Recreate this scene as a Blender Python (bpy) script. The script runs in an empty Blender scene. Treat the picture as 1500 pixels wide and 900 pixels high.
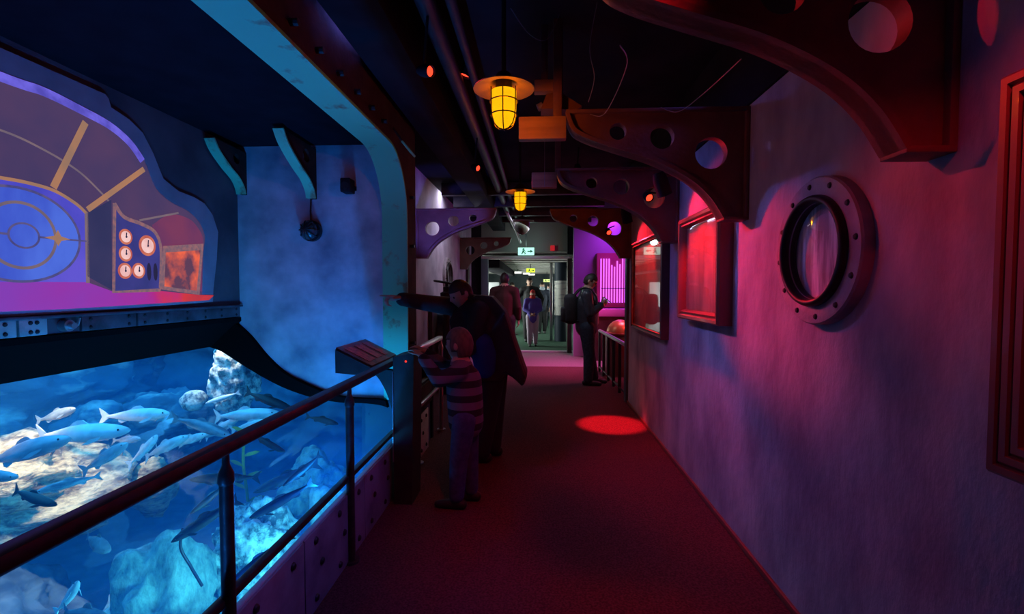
import bpy, bmesh, math, random
from mathutils import Vector, Matrix, noise
from mathutils.geometry import tessellate_polygon
random.seed(7)
scene = bpy.context.scene
C = scene.collection
PI = math.pi

# ------------------------------------------------------------------ camera
cam_d = bpy.data.cameras.new('camera'); cam = bpy.data.objects.new('camera', cam_d); C.objects.link(cam)
cam_d.sensor_width = 36; cam_d.lens = 16.8; cam_d.clip_start = .05; cam_d.clip_end = 100
cam.location = (0, 0, 1.5)
cam.rotation_euler = (math.radians(90 - 2.206), 0, math.radians(3.026))
scene.camera = cam

# ------------------------------------------------------------------ world and exposure
w = bpy.data.worlds.new('world'); scene.world = w; w.use_nodes = True
w.node_tree.nodes['Background'].inputs[0].default_value = (.10, .13, .3, 1)
w.node_tree.nodes['Background'].inputs[1].default_value = 0.01
vs = scene.view_settings
vs.view_transform = 'Standard'; vs.look = 'None'; vs.gamma = 1; vs.use_curve_mapping = False
vs.exposure = 0.0
scene.cycles.max_bounces = 7; scene.cycles.diffuse_bounces = 4; scene.cycles.volume_bounces = 1
scene.cycles.transparent_max_bounces = 12
scene.cycles.sample_clamp_indirect = 4.0
scene.cycles.caustics_reflective = False; scene.cycles.caustics_refractive = False

# ------------------------------------------------------------------ large lights
def area(name, loc, target, sx, sy, power, col, spread=PI, along=(0, 1, 0)):
    d = bpy.data.lights.new(name, 'AREA'); d.shape = 'RECTANGLE'; d.size = sx; d.size_y = sy
    d.energy = power; d.color = col; d.spread = spread
    o = bpy.data.objects.new(name, d); C.objects.link(o); o.location = loc
    z = (Vector(loc) - Vector(target)).normalized(); x = Vector(along); x = (x - z*x.dot(z)).normalized()
    o.rotation_euler = Matrix((x, z.cross(x), z)).transposed().to_euler()
    return o
def spot(name, loc, target, power, col, size=60, blend=.4, radius=.03):
    d = bpy.data.lights.new(name, 'SPOT'); d.energy = power; d.color = col
    d.spot_size = math.radians(size); d.spot_blend = blend; d.shadow_soft_size = radius
    o = bpy.data.objects.new(name, d); C.objects.link(o); o.location = loc
    o.rotation_euler = (Vector(target) - Vector(loc)).to_track_quat('-Z', 'Y').to_euler()
    return o
def point(name, loc, power, col, radius=.05):
    d = bpy.data.lights.new(name, 'POINT'); d.energy = power; d.color = col; d.shadow_soft_size = radius
    o = bpy.data.objects.new(name, d); C.objects.link(o); o.location = loc
    return o
# lamps over the water, above the hidden back half of the tank
area('tank_overhead_light', (-4.2, 3.6, 1.5), (-3.9, 3.6, 0), 5.5, 2.0, 150, (.05, .46, 1.0))
spot('boulder_fill', (-4.3, 3.3, 1.55), (-4.05, 3.5, 0), 430, (1.0, .60, .30), 66, .8, .15)  # added warm spot that brightens the boulder, no such lamp known
spot('crag_lamp', (-3.6, 4.7, 1.5), (-3.4, 5.1, .5), 90, (1.0, .95, .85), 60, .8, .1)
# made-up violet fill light high above the arch, washing the opposite wall
area('violet_wall_fill', (-1.0, 2.65, 2.92), (1.19, 2.2, 1.15), 2.3, .06, 340, (.17, .20, 1.0), spread=math.radians(80))
area('violet_kerb_fill', (1.12, 2.1, 2.98), (-1.02, 2.1, .2), 1.2, .06, 1.5, (.16, .14, 1.0), spread=math.radians(45))  # second added fill, tints the kerb plates violet
area('tank_far_light', (-2.3, 5.6, .52), (-2.2, 5.2, -1), 1.4, .8, 7, (.10, .60, 1.0))
# added blue fills hidden behind the kerb, standing in for glow scattered by the water
area('tank_glow_fill', (-1.18, 1.6, .10), (-1.75, 1.6, 1.6), 4.0, .05, 54, (.012, .20, 1.0))
area('tank_end_fill', (-1.18, 3.1, .09), (-1.8, 3.8, 1.0), .9, .05, 20, (.01, .34, 1.0))  # added to brighten the foot of the bay end wall
area('tank_floor_fill', (-1.20, 2.6, -.35), (-2.4, 2.8, -.75), 2.6, .06, 60, (.12, .80, 1.0))  # added unseen cyan light for the coral rocks

# ------------------------------------------------------------------ mesh helpers
ORG = {}
def lerp(a, b, t): return a + (b - a) * t
def rotz(a): return Matrix.Rotation(a, 4, 'Z')
def frame_to(d):
    d = Vector(d).normalized()
    return d.to_track_quat('Z', 'Y').to_matrix().to_4x4()
def crom(pts, n=8, closed=False):
    P = [Vector(p) for p in pts]; out = []
    m = len(P)
    for i in range(m if closed else m - 1):
        if closed: a, b, c, d = P[i-1], P[i], P[(i+1) % m], P[(i+2) % m]
        else: a, b, c, d = P[max(i-1, 0)], P[i], P[i+1], P[min(i+2, m-1)]
        for k in range(n):
            t = k / n
            out.append(.5*((2*b) + (c-a)*t + (2*a-5*b+4*c-d)*t*t + (3*b-a-3*c+d)*t**3))
    if not closed: out.append(P[-1])
    return out
class MB:
    def __init__(s): s.v = []; s.f = []
    def add(s, vs_, fs):
        b = len(s.v); s.v += [Vector(v) for v in vs_]; s.f += [tuple(i + b for i in f) for f in fs]; return s
    def box(s, lo, hi, m=None):
        vs_ = [Vector((x, y, z)) for x in (lo[0], hi[0]) for y in (lo[1], hi[1]) for z in (lo[2], hi[2])]
        if m: vs_ = [m @ v for v in vs_]
        return s.add(vs_, [(0,1,3,2), (4,6,7,5), (0,4,5,1), (2,3,7,6), (0,2,6,4), (1,5,7,3)])
    def bbox(s, lo, hi, r=.01, m=None):
        bm = bmesh.new(); bmesh.ops.create_cube(bm, size=1)
        for v in bm.verts: v.co = Vector([lerp(lo[i], hi[i], v.co[i] + .5) for i in range(3)])
        bmesh.ops.bevel(bm, geom=list(bm.edges), offset=r, segments=2, affect='EDGES', profile=.5)
        if m: bmesh.ops.transform(bm, matrix=m, verts=bm.verts)
        bm.verts.index_update()
        s.add([v.co.copy() for v in bm.verts], [[v.index for v in f.verts] for f in bm.faces]); bm.free(); return s
    def lathe(s, prof, n=24, m=Matrix(), closed=False):
        vs_ = []; fs = []; k = len(prof)
        for i in range(n):
            a = 2*PI*i/n
            for r, z in prof: vs_.append(m @ Vector((r*math.cos(a), r*math.sin(a), z)))
        for i in range(n):
            j = (i+1) % n
            for q in range(k if closed else k-1):
                q2 = (q+1) % k
                fs.append((i*k+q, j*k+q, j*k+q2, i*k+q2))
        return s.add(vs_, fs)
    def cyl(s, p0, p1, r0, r1=None, n=16):
        p0 = Vector(p0); p1 = Vector(p1); r1 = r0 if r1 is None else r1
        m = Matrix.Translation(p0) @ frame_to(p1-p0); L = (p1-p0).length
        vs_ = []
        for r, z in ((r0, 0), (r1, L)):
            for i in range(n): vs_.append(m @ Vector((r*math.cos(2*PI*i/n), r*math.sin(2*PI*i/n), z)))
        fs = [(i, (i+1) % n, n+(i+1) % n, n+i) for i in range(n)] + [tuple(range(n-1, -1, -1)), tuple(range(n, 2*n))]
        return s.add(vs_, fs)
    def cone2(s, p0, r0, p1, r1, n=16, h=5):        # capsule with two radii
        p0 = Vector(p0); p1 = Vector(p1); L = (p1-p0).length
        m = Matrix.Translation(p0) @ frame_to(p1-p0 if L > 1e-6 else (0, 0, 1))
        prof = [(r0*math.cos(a), r0*math.sin(a)) for a in [(-PI/2)*(1-i/h) for i in range(h+1)]]
        prof += [(r1*math.cos(a), L + r1*math.sin(a)) for a in [(PI/2)*i/h for i in range(h+1)]]
        prof[0] = (1e-5, prof[0][1]); prof[-1] = (1e-5, prof[-1][1])
        return s.lathe(prof, n, m)
    def ell(s, c, r, m3=None, n=20, h=12):
        m = Matrix.Translation(c) @ (m3 or Matrix()) @ Matrix.Diagonal((r[0], r[1], r[2], 1))
        prof = [(max(1e-5, math.cos(a)), math.sin(a)) for a in [-PI/2 + PI*i/h for i in range(h+1)]]
        return s.lathe(prof, n, m)
    def tube(s, path, r, n=8, caps=True):
        P = [Vector(p) for p in path]; vs_ = []; fs = []
        R = r if callable(r) else (lambda t: r)
        up = None
        for i, p in enumerate(P):
            d = (P[min(i+1, len(P)-1)] - P[max(i-1, 0)]).normalized()
            if up is None: up = d.orthogonal().normalized()
            up = (up - d*up.dot(d)).normalized(); sd = d.cross(up)
            rr = R(i/(len(P)-1))
            for k in range(n): vs_.append(p + (up*math.cos(2*PI*k/n) + sd*math.sin(2*PI*k/n))*rr)
        for i in range(len(P)-1):
            for k in range(n):
                j = (k+1) % n
                fs.append((i*n+k, i*n+j, (i+1)*n+j, (i+1)*n+k))
        if caps: fs += [tuple(range(n-1, -1, -1)), tuple(range((len(P)-1)*n, len(P)*n))]
        return s.add(vs_, fs)
    def plate(s, loops, w0, w1, fn):                # 2-D loops (outer first, then holes) extruded from w0 to w1
        flat = [p for l in loops for p in l]; n = len(flat)
        tri = tessellate_polygon([[Vector((p[0], p[1], 0)) for p in l] for l in loops])
        vs_ = [fn(p[0], p[1], w0) for p in flat] + [fn(p[0], p[1], w1) for p in flat]
        fs = []
        for t in tri: fs.append(tuple(t)); fs.append(tuple(i + n for i in reversed(t)))
        b = 0
        for l in loops:
            k = len(l)
            for i in range(k):
                j = (i+1) % k; fs.append((b+i, b+j, n+b+j, n+b+i))
            b += k
        return s.add(vs_, fs)
    def strip(s, path, off, w0, w1, fn):            # flat band following a 2-D path: thickness off along the normal
        n = len(path); inner = []
        for i in range(n):
            a = Vector(path[max(i-1, 0)][:2]); b = Vector(path[min(i+1, n-1)][:2]); d = (b-a).normalized()
            inner.append((path[i][0] - d.y*off, path[i][1] + d.x*off))
        vs_ = []
        for i in range(n):
            vs_ += [fn(path[i][0], path[i][1], w0), fn(path[i][0], path[i][1], w1), fn(*inner[i], w1), fn(*inner[i], w0)]
        fs = []
        for i in range(n-1):
            for k in range(4): fs.append((i*4+k, i*4+(k+1) % 4, i*4+4+(k+1) % 4, i*4+4+k))
        fs += [(0, 1, 2, 3), (n*4-1, n*4-2, n*4-3, n*4-4)]
        return s.add(vs_, fs)
    def mesh(s, name, org, smooth=None):
        me = bpy.data.meshes.new(name)
        me.from_pydata([v - org for v in s.v], [], s.f)
        bm = bmesh.new(); bm.from_mesh(me); bmesh.ops.remove_doubles(bm, verts=bm.verts, dist=1e-5)
        bmesh.ops.recalc_face_normals(bm, faces=bm.faces); bm.to_mesh(me); bm.free()
        if smooth is not None:
            me.polygons.foreach_set('use_smooth', [True]*len(me.polygons))
            if smooth < 180: me.set_sharp_from_angle(angle=math.radians(smooth))
        return me
    def build(s, name, mat, parent=None, smooth=40, org=None):
        if parent is not None: o0 = ORG[parent]
        elif org is not None: o0 = Vector(org)
        else:
            xs = [v.x for v in s.v]; ys = [v.y for v in s.v]; zs = [v.z for v in s.v]
            o0 = Vector(((min(xs)+max(xs))/2, (min(ys)+max(ys))/2, min(zs)))
        me = s.mesh(name, o0, smooth); me.materials.append(mat)
        o = bpy.data.objects.new(name, me); C.objects.link(o); ORG[o] = o0
        if parent is not None: o.parent = parent
        else: o.location = o0
        return o
def tag(o, label=None, cat=None, group=None, kind=None):
    if label: o['label'] = label
    if cat: o['category'] = cat
    if group: o['group'] = group
    if kind: o['kind'] = kind
    return o
def empty(name, loc, label, cat, group=None):
    o = bpy.data.objects.new(name, None); C.objects.link(o); o.location = loc; ORG[o] = Vector(loc)
    o.empty_display_size = .1
    return tag(o, label, cat, group)
def struct(o, label=None, cat=None): return tag(o, label, cat, kind='structure')
def copy_tree(o, parent=None):
    c = o.copy(); C.objects.link(c); c.parent = parent; ORG[c] = ORG.get(o)
    for ch in list(o.children): copy_tree(ch, c)
    return c
def remesh(mb, vox, smooth=4, fac=.5):              # fuse overlapping closed shells into one continuous skin
    me = mb.mesh('tmp', Vector((0, 0, 0)))
    o = bpy.data.objects.new('tmp', me); C.objects.link(o)
    r = o.modifiers.new('r', 'REMESH'); r.mode = 'VOXEL'; r.voxel_size = vox; r.adaptivity = 0
    if smooth: q = o.modifiers.new('s', 'SMOOTH'); q.iterations = smooth; q.factor = fac
    dg = bpy.context.evaluated_depsgraph_get()
    m2 = bpy.data.meshes.new_from_object(o.evaluated_get(dg))
    out = MB(); out.v = [v.co.copy() for v in m2.vertices]; out.f = [tuple(p.vertices) for p in m2.polygons]
    bpy.data.objects.remove(o); bpy.data.meshes.remove(me); bpy.data.meshes.remove(m2)
    return out
def circ(cx, cy, r, n=28, ry=None):
    return [(cx + r*math.cos(2*PI*i/n), cy + (ry or r)*math.sin(2*PI*i/n)) for i in range(n)]

# ------------------------------------------------------------------ materials
def nodes(name):
    m = bpy.data.materials.new(name); m.use_nodes = True
    nt = m.node_tree; return m, nt, nt.nodes['Principled BSDF']
def N(nt, t, **kw):
    n = nt.nodes.new(t)
    for k, v in kw.items(): setattr(n, k, v)
    return n
def ramp(nt, stops, interp='LINEAR'):
    r = N(nt, 'ShaderNodeValToRGB'); r.color_ramp.interpolation = interp
    e = r.color_ramp.elements
    while len(e) < len(stops): e.new(.5)
    for i, (p, c) in enumerate(stops): e[i].position = p; e[i].color = (*c, 1)
    return r
def pm(name, col, col2=None, rough=.6, metal=0, scale=4, stretch=(1, 1, 1), bump=0, bscale=None, lo=.35, hi=.65, detail=6, spec=.5, coat=0, nr=.5):
    m, nt, b = nodes(name)
    b.inputs['Roughness'].default_value = rough; b.inputs['Metallic'].default_value = metal
    b.inputs['Specular IOR Level'].default_value = spec
    b.inputs['Coat Weight'].default_value = coat
    b.inputs['Base Color'].default_value = (*col, 1)
    if col2 or bump:
        tc = N(nt, 'ShaderNodeTexCoord'); mp = N(nt, 'ShaderNodeMapping'); mp.inputs['Scale'].default_value = stretch
        nt.links.new(tc.outputs['Object'], mp.inputs[0])
    if col2:
        n1 = N(nt, 'ShaderNodeTexNoise'); n1.inputs['Scale'].default_value = scale; n1.inputs['Detail'].default_value = detail; n1.inputs['Roughness'].default_value = nr
        nt.links.new(mp.outputs[0], n1.inputs[0])
        r = ramp(nt, [(lo, col), (hi, col2)]); nt.links.new(n1.outputs['Fac'], r.inputs[0])
        nt.links.new(r.outputs[0], b.inputs['Base Color'])
    if bump:
        n2 = N(nt, 'ShaderNodeTexNoise'); n2.inputs['Scale'].default_value = bscale or scale*6; n2.inputs['Detail'].default_value = 8
        nt.links.new(mp.outputs[0], n2.inputs[0])
        bp = N(nt, 'ShaderNodeBump'); bp.inputs['Strength'].default_value = bump; bp.inputs['Distance'].default_value = .02
        nt.links.new(n2.outputs['Fac'], bp.inputs['Height']); nt.links.new(bp.outputs[0], b.inputs['Normal'])
    return m
def em(name, col, strength=1.0, col2=None, scale=4, stretch=(1, 1, 1), lo=.35, hi=.65):
    m, nt, b = nodes(name)
    b.inputs['Base Color'].default_value = (.02, .02, .02, 1); b.inputs['Roughness'].default_value = .9
    b.inputs['Specular IOR Level'].default_value = 0
    b.inputs['Emission Color'].default_value = (*col, 1); b.inputs['Emission Strength'].default_value = strength
    if col2:
        tc = N(nt, 'ShaderNodeTexCoord'); mp = N(nt, 'ShaderNodeMapping'); mp.inputs['Scale'].default_value = stretch
        n1 = N(nt, 'ShaderNodeTexNoise'); n1.inputs['Scale'].default_value = scale; n1.inputs['Detail'].default_value = 5
        nt.links.new(tc.outputs['Object'], mp.inputs[0]); nt.links.new(mp.outputs[0], n1.inputs[0])
        r = ramp(nt, [(lo, col), (hi, col2)]); nt.links.new(n1.outputs['Fac'], r.inputs[0])
        nt.links.new(r.outputs[0], b.inputs['Emission Color'])
    return m
def glass(name, k=1.0, rough=.02, tint=(1, 1, 1), fres=1.25):
    m, nt, b = nodes(name); nt.nodes.remove(b)
    out = nt.nodes['Material Output']
    t = N(nt, 'ShaderNodeBsdfTransparent'); t.inputs[0].default_value = (*tint, 1)
    g = N(nt, 'ShaderNodeBsdfGlossy'); g.inputs['Roughness'].default_value = rough; g.inputs[0].default_value = (.9, .95, 1, 1)
    f = N(nt, 'ShaderNodeFresnel'); f.inputs[0].default_value = fres
    mx = N(nt, 'ShaderNodeMixShader')
    mk = N(nt, 'ShaderNodeMath', operation='MULTIPLY'); mk.inputs[1].default_value = k
    ge = N(nt, 'ShaderNodeNewGeometry'); fb = N(nt, 'ShaderNodeMath', operation='SUBTRACT'); fb.inputs[0].default_value = 1
    ff = N(nt, 'ShaderNodeMath', operation='MULTIPLY')
    nt.links.new(ge.outputs['Backfacing'], fb.inputs[1]); nt.links.new(f.outputs[0], ff.inputs[0]); nt.links.new(fb.outputs[0], ff.inputs[1])
    nt.links.new(ff.outputs[0], mk.inputs[0])
    nt.links.new(mk.outputs[0], mx.inputs[0]); nt.links.new(t.outputs[0], mx.inputs[1]); nt.links.new(g.outputs[0], mx.inputs[2])
    nt.links.new(mx.outputs[0], out.inputs['Surface'])
    return m
T = {}
T['carpet'] = pm('carpet', (.062, .024, .028), (.135, .055, .06), rough=.95, scale=90, bump=.5, bscale=160, spec=.1)
T['green_carpet'] = pm('green_carpet', (.04, .09, .06), (.07, .14, .10), rough=.95, scale=60, bump=.4, bscale=150, spec=.1)
T['plaster'] = pm('plaster', (.22, .20, .25), (.46, .43, .47), rough=.82, scale=3.2, stretch=(1, 1, .55), bump=.4, bscale=22, lo=.33, hi=.63, detail=10)
T['bay_plaster'] = pm('bay_plaster', (.20, .22, .28), (.62, .58, .66), rough=.85, scale=3.4, bump=.25, bscale=18, lo=.32, hi=.7, detail=10)
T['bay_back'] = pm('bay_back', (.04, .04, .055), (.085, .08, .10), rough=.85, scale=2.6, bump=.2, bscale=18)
T['lilac_plaster'] = pm('lilac_plaster', (.36, .32, .40), (.55, .50, .58), rough=.85, scale=3, bump=.2, bscale=20)
T['black_paint'] = pm('black_paint', (.012, .012, .016), (.022, .022, .028), rough=.9, scale=3, spec=.1)
T['bay_ceiling'] = pm('bay_ceiling', (.007, .006, .010), (.011, .010, .016), rough=.9, scale=6, spec=.1)
T['void'] = pm('matt_black', (.004, .0035, .004), rough=.9, spec=.05)
T['dark_metal'] = pm('dark_metal', (.02, .017, .017), (.035, .03, .03), rough=.42, scale=14, metal=.4)
T['rail_metal'] = pm('rail_metal', (.05, .035, .033), (.085, .06, .055), rough=.38, scale=25, metal=.5)
T['brown_metal'] = pm('brown_metal', (.032, .018, .016), (.055, .032, .027), rough=.8, scale=6, bump=.15, spec=.08)
T['bracket'] = pm('bracket', (.13, .058, .045), (.20, .092, .068), rough=.55, scale=5, bump=.2, bscale=40)
T['arch'] = pm('arch', (.38, .45, .48), (.55, .58, .6), rough=.6, scale=5, bump=.12, bscale=40)
def rusty(name, col, rust, lo, hi, rough=.6, metal=0):
    m, nt, b = nodes(name)
    tc = N(nt, 'ShaderNodeTexCoord')
    n1 = N(nt, 'ShaderNodeTexNoise'); n1.inputs['Scale'].default_value = 4.6; n1.inputs['Detail'].default_value = 9; n1.inputs['Roughness'].default_value = .62
    nt.links.new(tc.outputs['Object'], n1.inputs[0])
    r = ramp(nt, [(lo, col), (hi, rust)]); nt.links.new(n1.outputs['Fac'], r.inputs[0]); nt.links.new(r.outputs[0], b.inputs['Base Color'])
    b.inputs['Roughness'].default_value = rough; b.inputs['Metallic'].default_value = metal
    bp = N(nt, 'ShaderNodeBump'); bp.inputs['Strength'].default_value = .2; bp.inputs['Distance'].default_value = .01
    nt.links.new(n1.outputs['Fac'], bp.inputs['Height']); nt.links.new(bp.outputs[0], b.inputs['Normal'])
    return m
T['arch'] = rusty('arch_paint', (.14, .62, .34), (.22, .20, .10), .57, .66)
T['kerb'] = rusty('kerb_plate', (.30, .29, .36), (.16, .15, .2), .45, .7, rough=.55, metal=.3)
T['white_plate'] = rusty('white_plate', (.5, .55, .5), (.25, .24, .2), .5, .75, rough=.55)
T['riveted'] = rusty('riveted_plate', (.12, .12, .15), (.05, .05, .06), .42, .65, rough=.5, metal=.5)
T['frame_red'] = pm('frame_red', (.14, .04, .035), (.22, .07, .05), rough=.38, scale=5, stretch=(1, 1, .3), coat=.2)
T['frame_dark'] = pm('frame_dark', (.03, .018, .015), (.06, .035, .028), rough=.35, scale=5)
T['gilt'] = pm('gilt', (.30, .20, .11), (.42, .28, .15), rough=.35, metal=.5, scale=20)
T['port_metal'] = pm('port_metal', (.26, .22, .25), (.38, .33, .36), rough=.55, metal=.2, scale=8, bump=.2, bscale=40)
T['bolt'] = pm('bolt', (.035, .032, .035), rough=.5, metal=.5)
T['steel'] = pm('steel', (.5, .5, .52), rough=.3, metal=.8)
T['amber'] = em('amber_glass', (1.0, .52, .004), 1.25, (1.0, .42, .002), scale=4, lo=.4, hi=.75)
nt = T['amber'].node_tree; mx = N(nt, 'ShaderNodeMixShader'); mx.inputs[0].default_value = .25
tp = N(nt, 'ShaderNodeBsdfTransparent'); tp.inputs[0].default_value = (1, .45, .03, 1)
nt.links.new(nt.nodes['Principled BSDF'].outputs[0], mx.inputs[1]); nt.links.new(tp.outputs[0], mx.inputs[2]); nt.links.new(mx.outputs[0], nt.nodes['Material Output'].inputs[0])
T['enamel'] = pm('enamel', (.10, .085, .07), rough=.45)
T['wire'] = pm('wire', (.22, .22, .24), rough=.5)
T['red_lens'] = em('red_lens', (1.0, .05, .02), 2.2)
T['acrylic'] = glass('acrylic', k=.12, fres=1.18)
T['pane'] = glass('pane', fres=1.45)
T['skin'] = pm('skin', (.50, .30, .22), rough=.55, scale=10)
T['coat_black'] = pm('coat_black', (.010, .010, .012), (.02, .02, .023), rough=.75, scale=12)
T['trouser_black'] = pm('trouser_black', (.010, .010, .013), rough=.8)
T['hair_dark'] = pm('hair_dark', (.014, .010, .008), (.03, .02, .015), rough=.55, scale=60)
T['hair_blond'] = pm('hair_blond', (.085, .05, .034), (.16, .10, .065), rough=.6, scale=50, stretch=(1, 1, .3))
T['jeans'] = pm('jeans', (.025, .04, .12), (.05, .075, .18), rough=.85, scale=30)
T['jeans_dark'] = pm('jeans_dark', (.014, .02, .038), (.03, .04, .07), rough=.85, scale=30)
T['leather'] = pm('leather', (.025, .03, .04), (.05, .055, .07), rough=.38, scale=20)
T['shoe_dark'] = pm('shoe_dark', (.012, .012, .014), rough=.6)
T['shirt_blue'] = pm('shirt_blue', (.010, .035, .24), rough=.8)
T['light_cloth'] = pm('light_cloth', (.42, .48, .55), rough=.8)
T['purple_cloth'] = pm('purple_cloth', (.10, .07, .42), rough=.8)
T['lilac_cloth'] = pm('lilac_cloth', (.5, .42, .52), rough=.85)
T['maroon_cloth'] = pm('maroon_cloth', (.045, .010, .010), rough=.8)
T['red_cloth'] = pm('red_cloth', (.55, .03, .03), rough=.8)
T['navy_cloth'] = pm('navy_cloth', (.02, .03, .08), rough=.8)
T['eye'] = pm('eye', (.03, .02, .02), rough=.2)
T['phone'] = pm('phone', (.01, .01, .012), rough=.2)

# ================================================================== THE SETTING
YZ = lambda X: (lambda u, v, w_: Vector((X + w_, u, v)))
XZ = lambda Y: (lambda u, v, w_: Vector((u, Y + w_, v)))
struct(MB().box((-1.06, -1.5, -.12), (2.9, 9.17, 0)).build('floor', T['carpet']), 'dark carpet of the corridor', 'floor')
T['pink_floor'] = pm('ramp_floor', (.16, .12, .14), (.24, .18, .2), rough=.7, scale=40, bump=.2)
struct(MB().box((-1.6, 9.17, -.12), (2.9, 11.25, .002)).build('floor_threshold', T['pink_floor']), 'smooth floor before the doorway', 'floor')
struct(MB().bbox((-1.32, 11.2, -.02), (1.0, 11.42, .025), .008).build('trim_threshold', T['lilac_cloth']))
struct(MB().box((-5, 11.42, -.12), (5, 26, .01)).build('floor_far', T['green_carpet']), 'green carpet of the room beyond', 'floor')
struct(MB().box((-1.62, 4.72, -.12), (-1.06, 11.2, 0)).build('floor_recess', T['carpet']))
struct(MB().box((-2.0, -1.5, 3.05), (3.0, 11.3, 3.2)).build('ceiling', T['black_paint']), 'black ceiling over the corridor', 'ceiling')
struct(MB().box((1.19, -1.5, 0), (1.35, 6.30, 3.05)).build('wall_right', T['plaster']), 'mottled purple plaster wall with portholes and frames', 'wall')
struct(MB().box((1.175, -1.5, 2.53), (1.19, 6.30, 3.05)).build('wall_right_upper', T['black_paint']), 'black band along the top of the plaster wall', 'wall')
struct(MB().bbox((1.172, -1.5, 0), (1.19, 6.30, .035), .004).build('baseboard_right', T['frame_red']))
struct(MB().box((-1.3, -1.62, -.1), (1.35, -1.5, 3.05)).build('wall_back', T['black_paint']))
# facade between corridor and tank bay, opening with one rounded corner
hole = [(-.9, .40)]
hole += [(-.9, 2.55)]
arc = [(3.80 - .46 + .46*math.cos(a), 2.55 - .46*1.05 + .46*1.05*math.sin(a)) for a in [PI/2*(1-i/14) for i in range(15)]]
arc = [(3.80 - (3.80-y)*1.0, z) for y, z in arc]
opening = [(-.9, .40), (-.9, 2.55)] + arc + [(3.80, .60)]
outline = [(-1.5, .40), (-1.5, 3.05), (4.10, 3.05), (4.10, .60)] + list(reversed(opening))
fac = struct(MB().plate([outline], -.17, 0, YZ(-1.05)).build('wall_left', T['brown_metal'], smooth=30), 'dark wall with the big rounded opening onto the tank', 'wall')
lin = MB().strip([(p[0], p[1]) for p in opening[1:]], -.018, -.19, .012, YZ(-1.05))
struct(lin.build('trim_arch', T['arch'], smooth=30), 'pale arch lining with rust patches, lit blue by the tank', 'trim')
for i in range(9):
    y = 1.3 + i*.24
    if y > 3.5: break
    MB().cyl((-1.05, y, 2.63), (-1.012, y, 2.63), .016, n=8).build('bolt', T['bolt'], fac)
for z in (2.25, 1.85, 1.45, 1.05, .7):
    MB().cyl((-1.05, 3.92, z), (-1.015, 3.92, z), .014, n=8).build('bolt', T['bolt'], fac)
# kerb of bolted plates
kerb = struct(MB().box((-1.062, -1.5, -.1), (-1.035, 4.43, .37)).build('wall_kerb', T['dark_metal']), 'low kerb of bolted metal plates along the tank', 'kerb')
bolt_me = MB().lathe([(.0001, .012), (.012, .010), (.017, .004), (.018, 0)], 10, frame_to((1, 0, 0))).mesh('bolt', Vector((0, 0, 0)), 40)
bolt_me.materials.append(T['bolt'])
def bolts(parent, pts, sc=1.0, me=None):
    for p in pts:
        o = bpy.data.objects.new('bolt', me or bolt_me); C.objects.link(o); o.parent = parent
        o.location = Vector(p) - ORG[parent]; o.scale = (sc,)*3
ys = [-1.5, -.4, .55, 1.28, 2.02, 2.76, 3.5, 3.86, 4.43]
for i in range(8):
    a, b = ys[i] + .004, ys[i+1] - .004
    MB().bbox((-1.037, a, .004), (-1.025, b, .380), .003).build('plate', T['white_plate'] if i == 7 else T['kerb'], kerb)
    n = 3 if b - a > .5 else 2
    ny = [a + .10 + (b - a - .2)*k/(n-1) for k in range(n)]
    bolts(kerb, [(-1.025, y, z) for y in ny for z in (.06, .33)] + [(-1.025, y + .06, .20) for y in ny[:-1]])
struct(MB().bbox((-1.066, -1.5, .370), (-1.037, 3.8, .384), .004).build('trim_kerb_cap', pm('cap', (.45, .55, .6), rough=.35)))
# bay over the tank
S_in = [(-2.70, 1.03), (-2.573, .987), (-2.412, .887), (-2.211, .77), (-2.022, .681), (-1.811, .616), (-1.583, .579), (-1.38, .575), (-1.22, .55), (-1.13, .48), (-1.069, .38)]
S_out = [(-2.52, 1.275), (-2.349, 1.124), (-2.208, .956), (-2.049, .811), (-1.872, .722), (-1.702, .656), (-1.542, .619), (-1.315, .61), (-1.22, .60)]
s_out = [tuple(p[:2]) for p in crom([(*p, 0) for p in S_out], 6)]
s_in = [tuple(p[:2]) for p in crom([(*p, 0) for p in S_in], 6)]
struct(MB().plate([[(-2.6, 2.75)] + [(-2.6, 1.0)] + [p for p in s_in if -2.6 < p[0] < -1.22] + [(-1.22, .56), (-1.22, 2.75)]], 0, .12, XZ(3.80)).build('wall_bay_end', T['bay_plaster'], smooth=30), 'mottled plaster end wall of the bay, lit blue', 'wall')
struct(MB().box((-2.56, -1.5, 1.27), (-2.44, 3.80, 2.75)).build('wall_bay_back', T['bay_back']), 'dark plaster back wall behind the projection', 'wall')
struct(MB().box((-2.6, -1.5, 2.65), (-1.22, 3.85, 2.75)).build('ceiling_bay', T['bay_ceiling']), 'dark flat ceiling of the tank bay', 'ceiling')
struct(MB().box((-2.5, -1.62, -.1), (-1.05, -1.5, 2.75)).build('wall_bay_near', T['black_paint']))
MBf = MB().plate([[p for p in s_out] + [p for p in reversed(s_in) if p[0] <= -1.2]], -.05, .0, XZ(3.80))
tf = struct(MBf.build('trim_tank_end', T['void'], smooth=30), 'black curved border where the end wall meets the tank', 'trim')
bd = MB().plate([[(-2.43, 1.265), (-2.43, 1.235), (-2.66, 1.025), (-2.72, 1.03), (-2.56, 1.265)]], -1.5, 3.80, XZ(0))
struct(bd.build('trim_tank_top', T['void'], smooth=20), 'black slanted board along the back edge of the tank', 'trim')
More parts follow.
